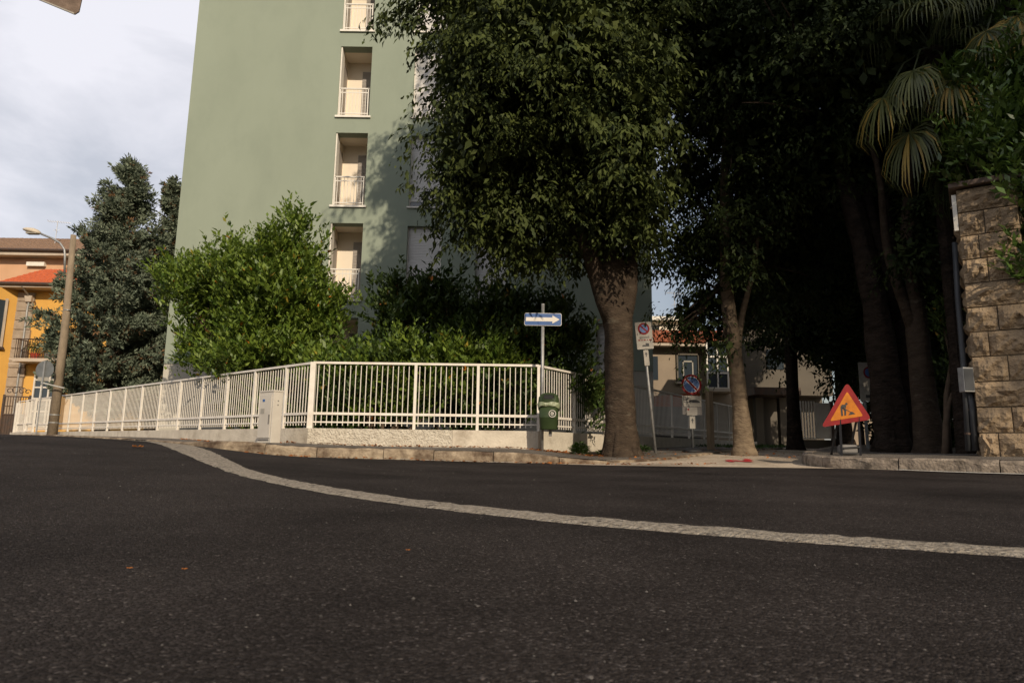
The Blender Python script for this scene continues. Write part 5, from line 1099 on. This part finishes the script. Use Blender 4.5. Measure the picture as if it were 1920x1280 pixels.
# single fallen leaves
def fallen(px, py, Y, size, label, m='litter'):
    p = P(px, py, Y); z = H(p.x, p.y) + .006; n = 1; k = 8
    pts = [(math.cos(a) * size * (1 if i % 2 else .55), math.sin(a) * size * .6 * (1 if i % 2 else .6), .01 + size * .3 * (i % 3) / 2) for i, a in enumerate([2 * math.pi * j / 12 for j in range(12)])]
    o = MB().add([(0, 0, .012)] + pts, [(0, i + 1, (i + 1) % 12 + 1) for i in range(12)]).build('fallen_leaf', M['litter'], loc=(p.x, p.y, z), rot=(0, 0, .4), label=label, cat='leaf')
    me = o.data; at_ = me.attributes.new('rnd', 'FLOAT', 'FACE'); at_.data.foreach_set('value', [.9] * len(me.polygons)); return o
def ray_ground(px, py):
    d = P(px, py, 1) - EYE; best = None
    for i in range(20, 1600):
        y = i * .01; p = EYE + d * y
        if p.z < H(p.x, p.y): return p
    return EYE + d * 8
p = ray_ground(258, 840); o = fallen(258, 836, max(2, min(p.y, 9)), .065, 'curled orange fallen leaf on the asphalt at the left'); o.location = (p.x, p.y, H(p.x, p.y) + .004)
for (px, py, lab) in ((242, 1076, 'small pale leaf on the lower left asphalt'), (345, 1078, 'small orange leaf beside the pale leaf on the asphalt'), (765, 1040, 'tiny straw coloured leaf in the middle of the foreground')):
    p = ray_ground(px, py); o = fallen(px, py, p.y, .008, lab); o.location = (p.x, p.y, H(p.x, p.y) + .002)
# loose chippings
n = 1500; vs = []; fs = []; rd = []
X = rng.uniform(-1, 1, n); Y_ = .9 + 7 * rng.random(n) ** 1.4; X = X * Y_ * .8; Z_ = Hn(np.stack([X, Y_], 1)); 
for i in range(n):
    s = random.choice((.001, .0013, .0017, .002, .003)) * random.uniform(.7, 1.3) * (1 + .12 * Y_[i]); b = len(vs); j = [random.uniform(.6, 1.2) for _ in range(6)]
    vs += [(X[i] + s * j[0], Y_[i], Z_[i] + s * .4), (X[i], Y_[i] + s * j[1], Z_[i] + s * .3), (X[i] - s * j[2], Y_[i], Z_[i] + s * .5), (X[i], Y_[i] - s * j[3], Z_[i] + s * .3), (X[i], Y_[i], Z_[i] + s * j[4] * 1.1), (X[i], Y_[i], Z_[i] - s * .3)]
    fs += [(b, b + 1, b + 4), (b + 1, b + 2, b + 4), (b + 2, b + 3, b + 4), (b + 3, b, b + 4), (b + 1, b, b + 5), (b, b + 3, b + 5), (b + 3, b + 2, b + 5), (b + 2, b + 1, b + 5)]; c = random.random() ** 1.5 * .9; rd += [c] * 8
me = bpy.data.meshes.new('loose_chippings'); me.from_pydata(vs, [], fs); me.materials.append(M['pebble']); at_ = me.attributes.new('rnd', 'FLOAT', 'FACE'); at_.data.foreach_set('value', rd); link('loose_chippings', me, kind='stuff')
# weeds
def weed(px, Y, w_, h_, n, label, f=gz):
    p = ground_at(px, Y, 838, f); t = empty('weed', p, label=label, cat='plant'); a = rng.random(n) * 6.283; r = rng.random(n); pos = np.stack([np.cos(a) * r * w_ * .6, np.sin(a) * r * w_ * .4, .02 + h_ * .7 * rng.random(n) * (1 - r * .4)], 1)
    leafmesh('foliage', pos, np.stack([np.cos(a), np.sin(a), rng.random(n) * .8], 1), unit(n) * .4 + np.array([0, 0, 1.]), rng.uniform(.05, .12, n), .03, M['grass'], t)
    MB().tube([(0, 0, -.02), (.01, 0, h_ * .5)], .006, 5).build('stem', M['twig'], t)
weed(1087, 12.55, .26, .3, 380, 'green fern like weed at the wall foot between the bin and the trunk'); weed(1207, 13.2, .16, .16, 120, 'small weed at the foot of the leaning sign'); weed(1130, 12.45, .1, .1, 60, 'tiny weed beside the thick trunk base')
n = 2600; X = rng.uniform(5.4, 9.5, n); Y_ = rng.uniform(13.2, 22, n); ok = (X - 4.6) * .847 - (Y_ - 14.2) * .532 < 0.2; X = X[ok]; Y_ = Y_[ok]; n = len(X)
pos = np.stack([X, Y_, Hn(np.stack([X, Y_], 1)) + .035], 1); leafmesh('grass_verge', pos, rng.normal(size=(n, 3)) * .5 + np.array([0, 0, 1.]), unit(n), rng.uniform(.04, .13, n), .02, M['grass'], kind='stuff')
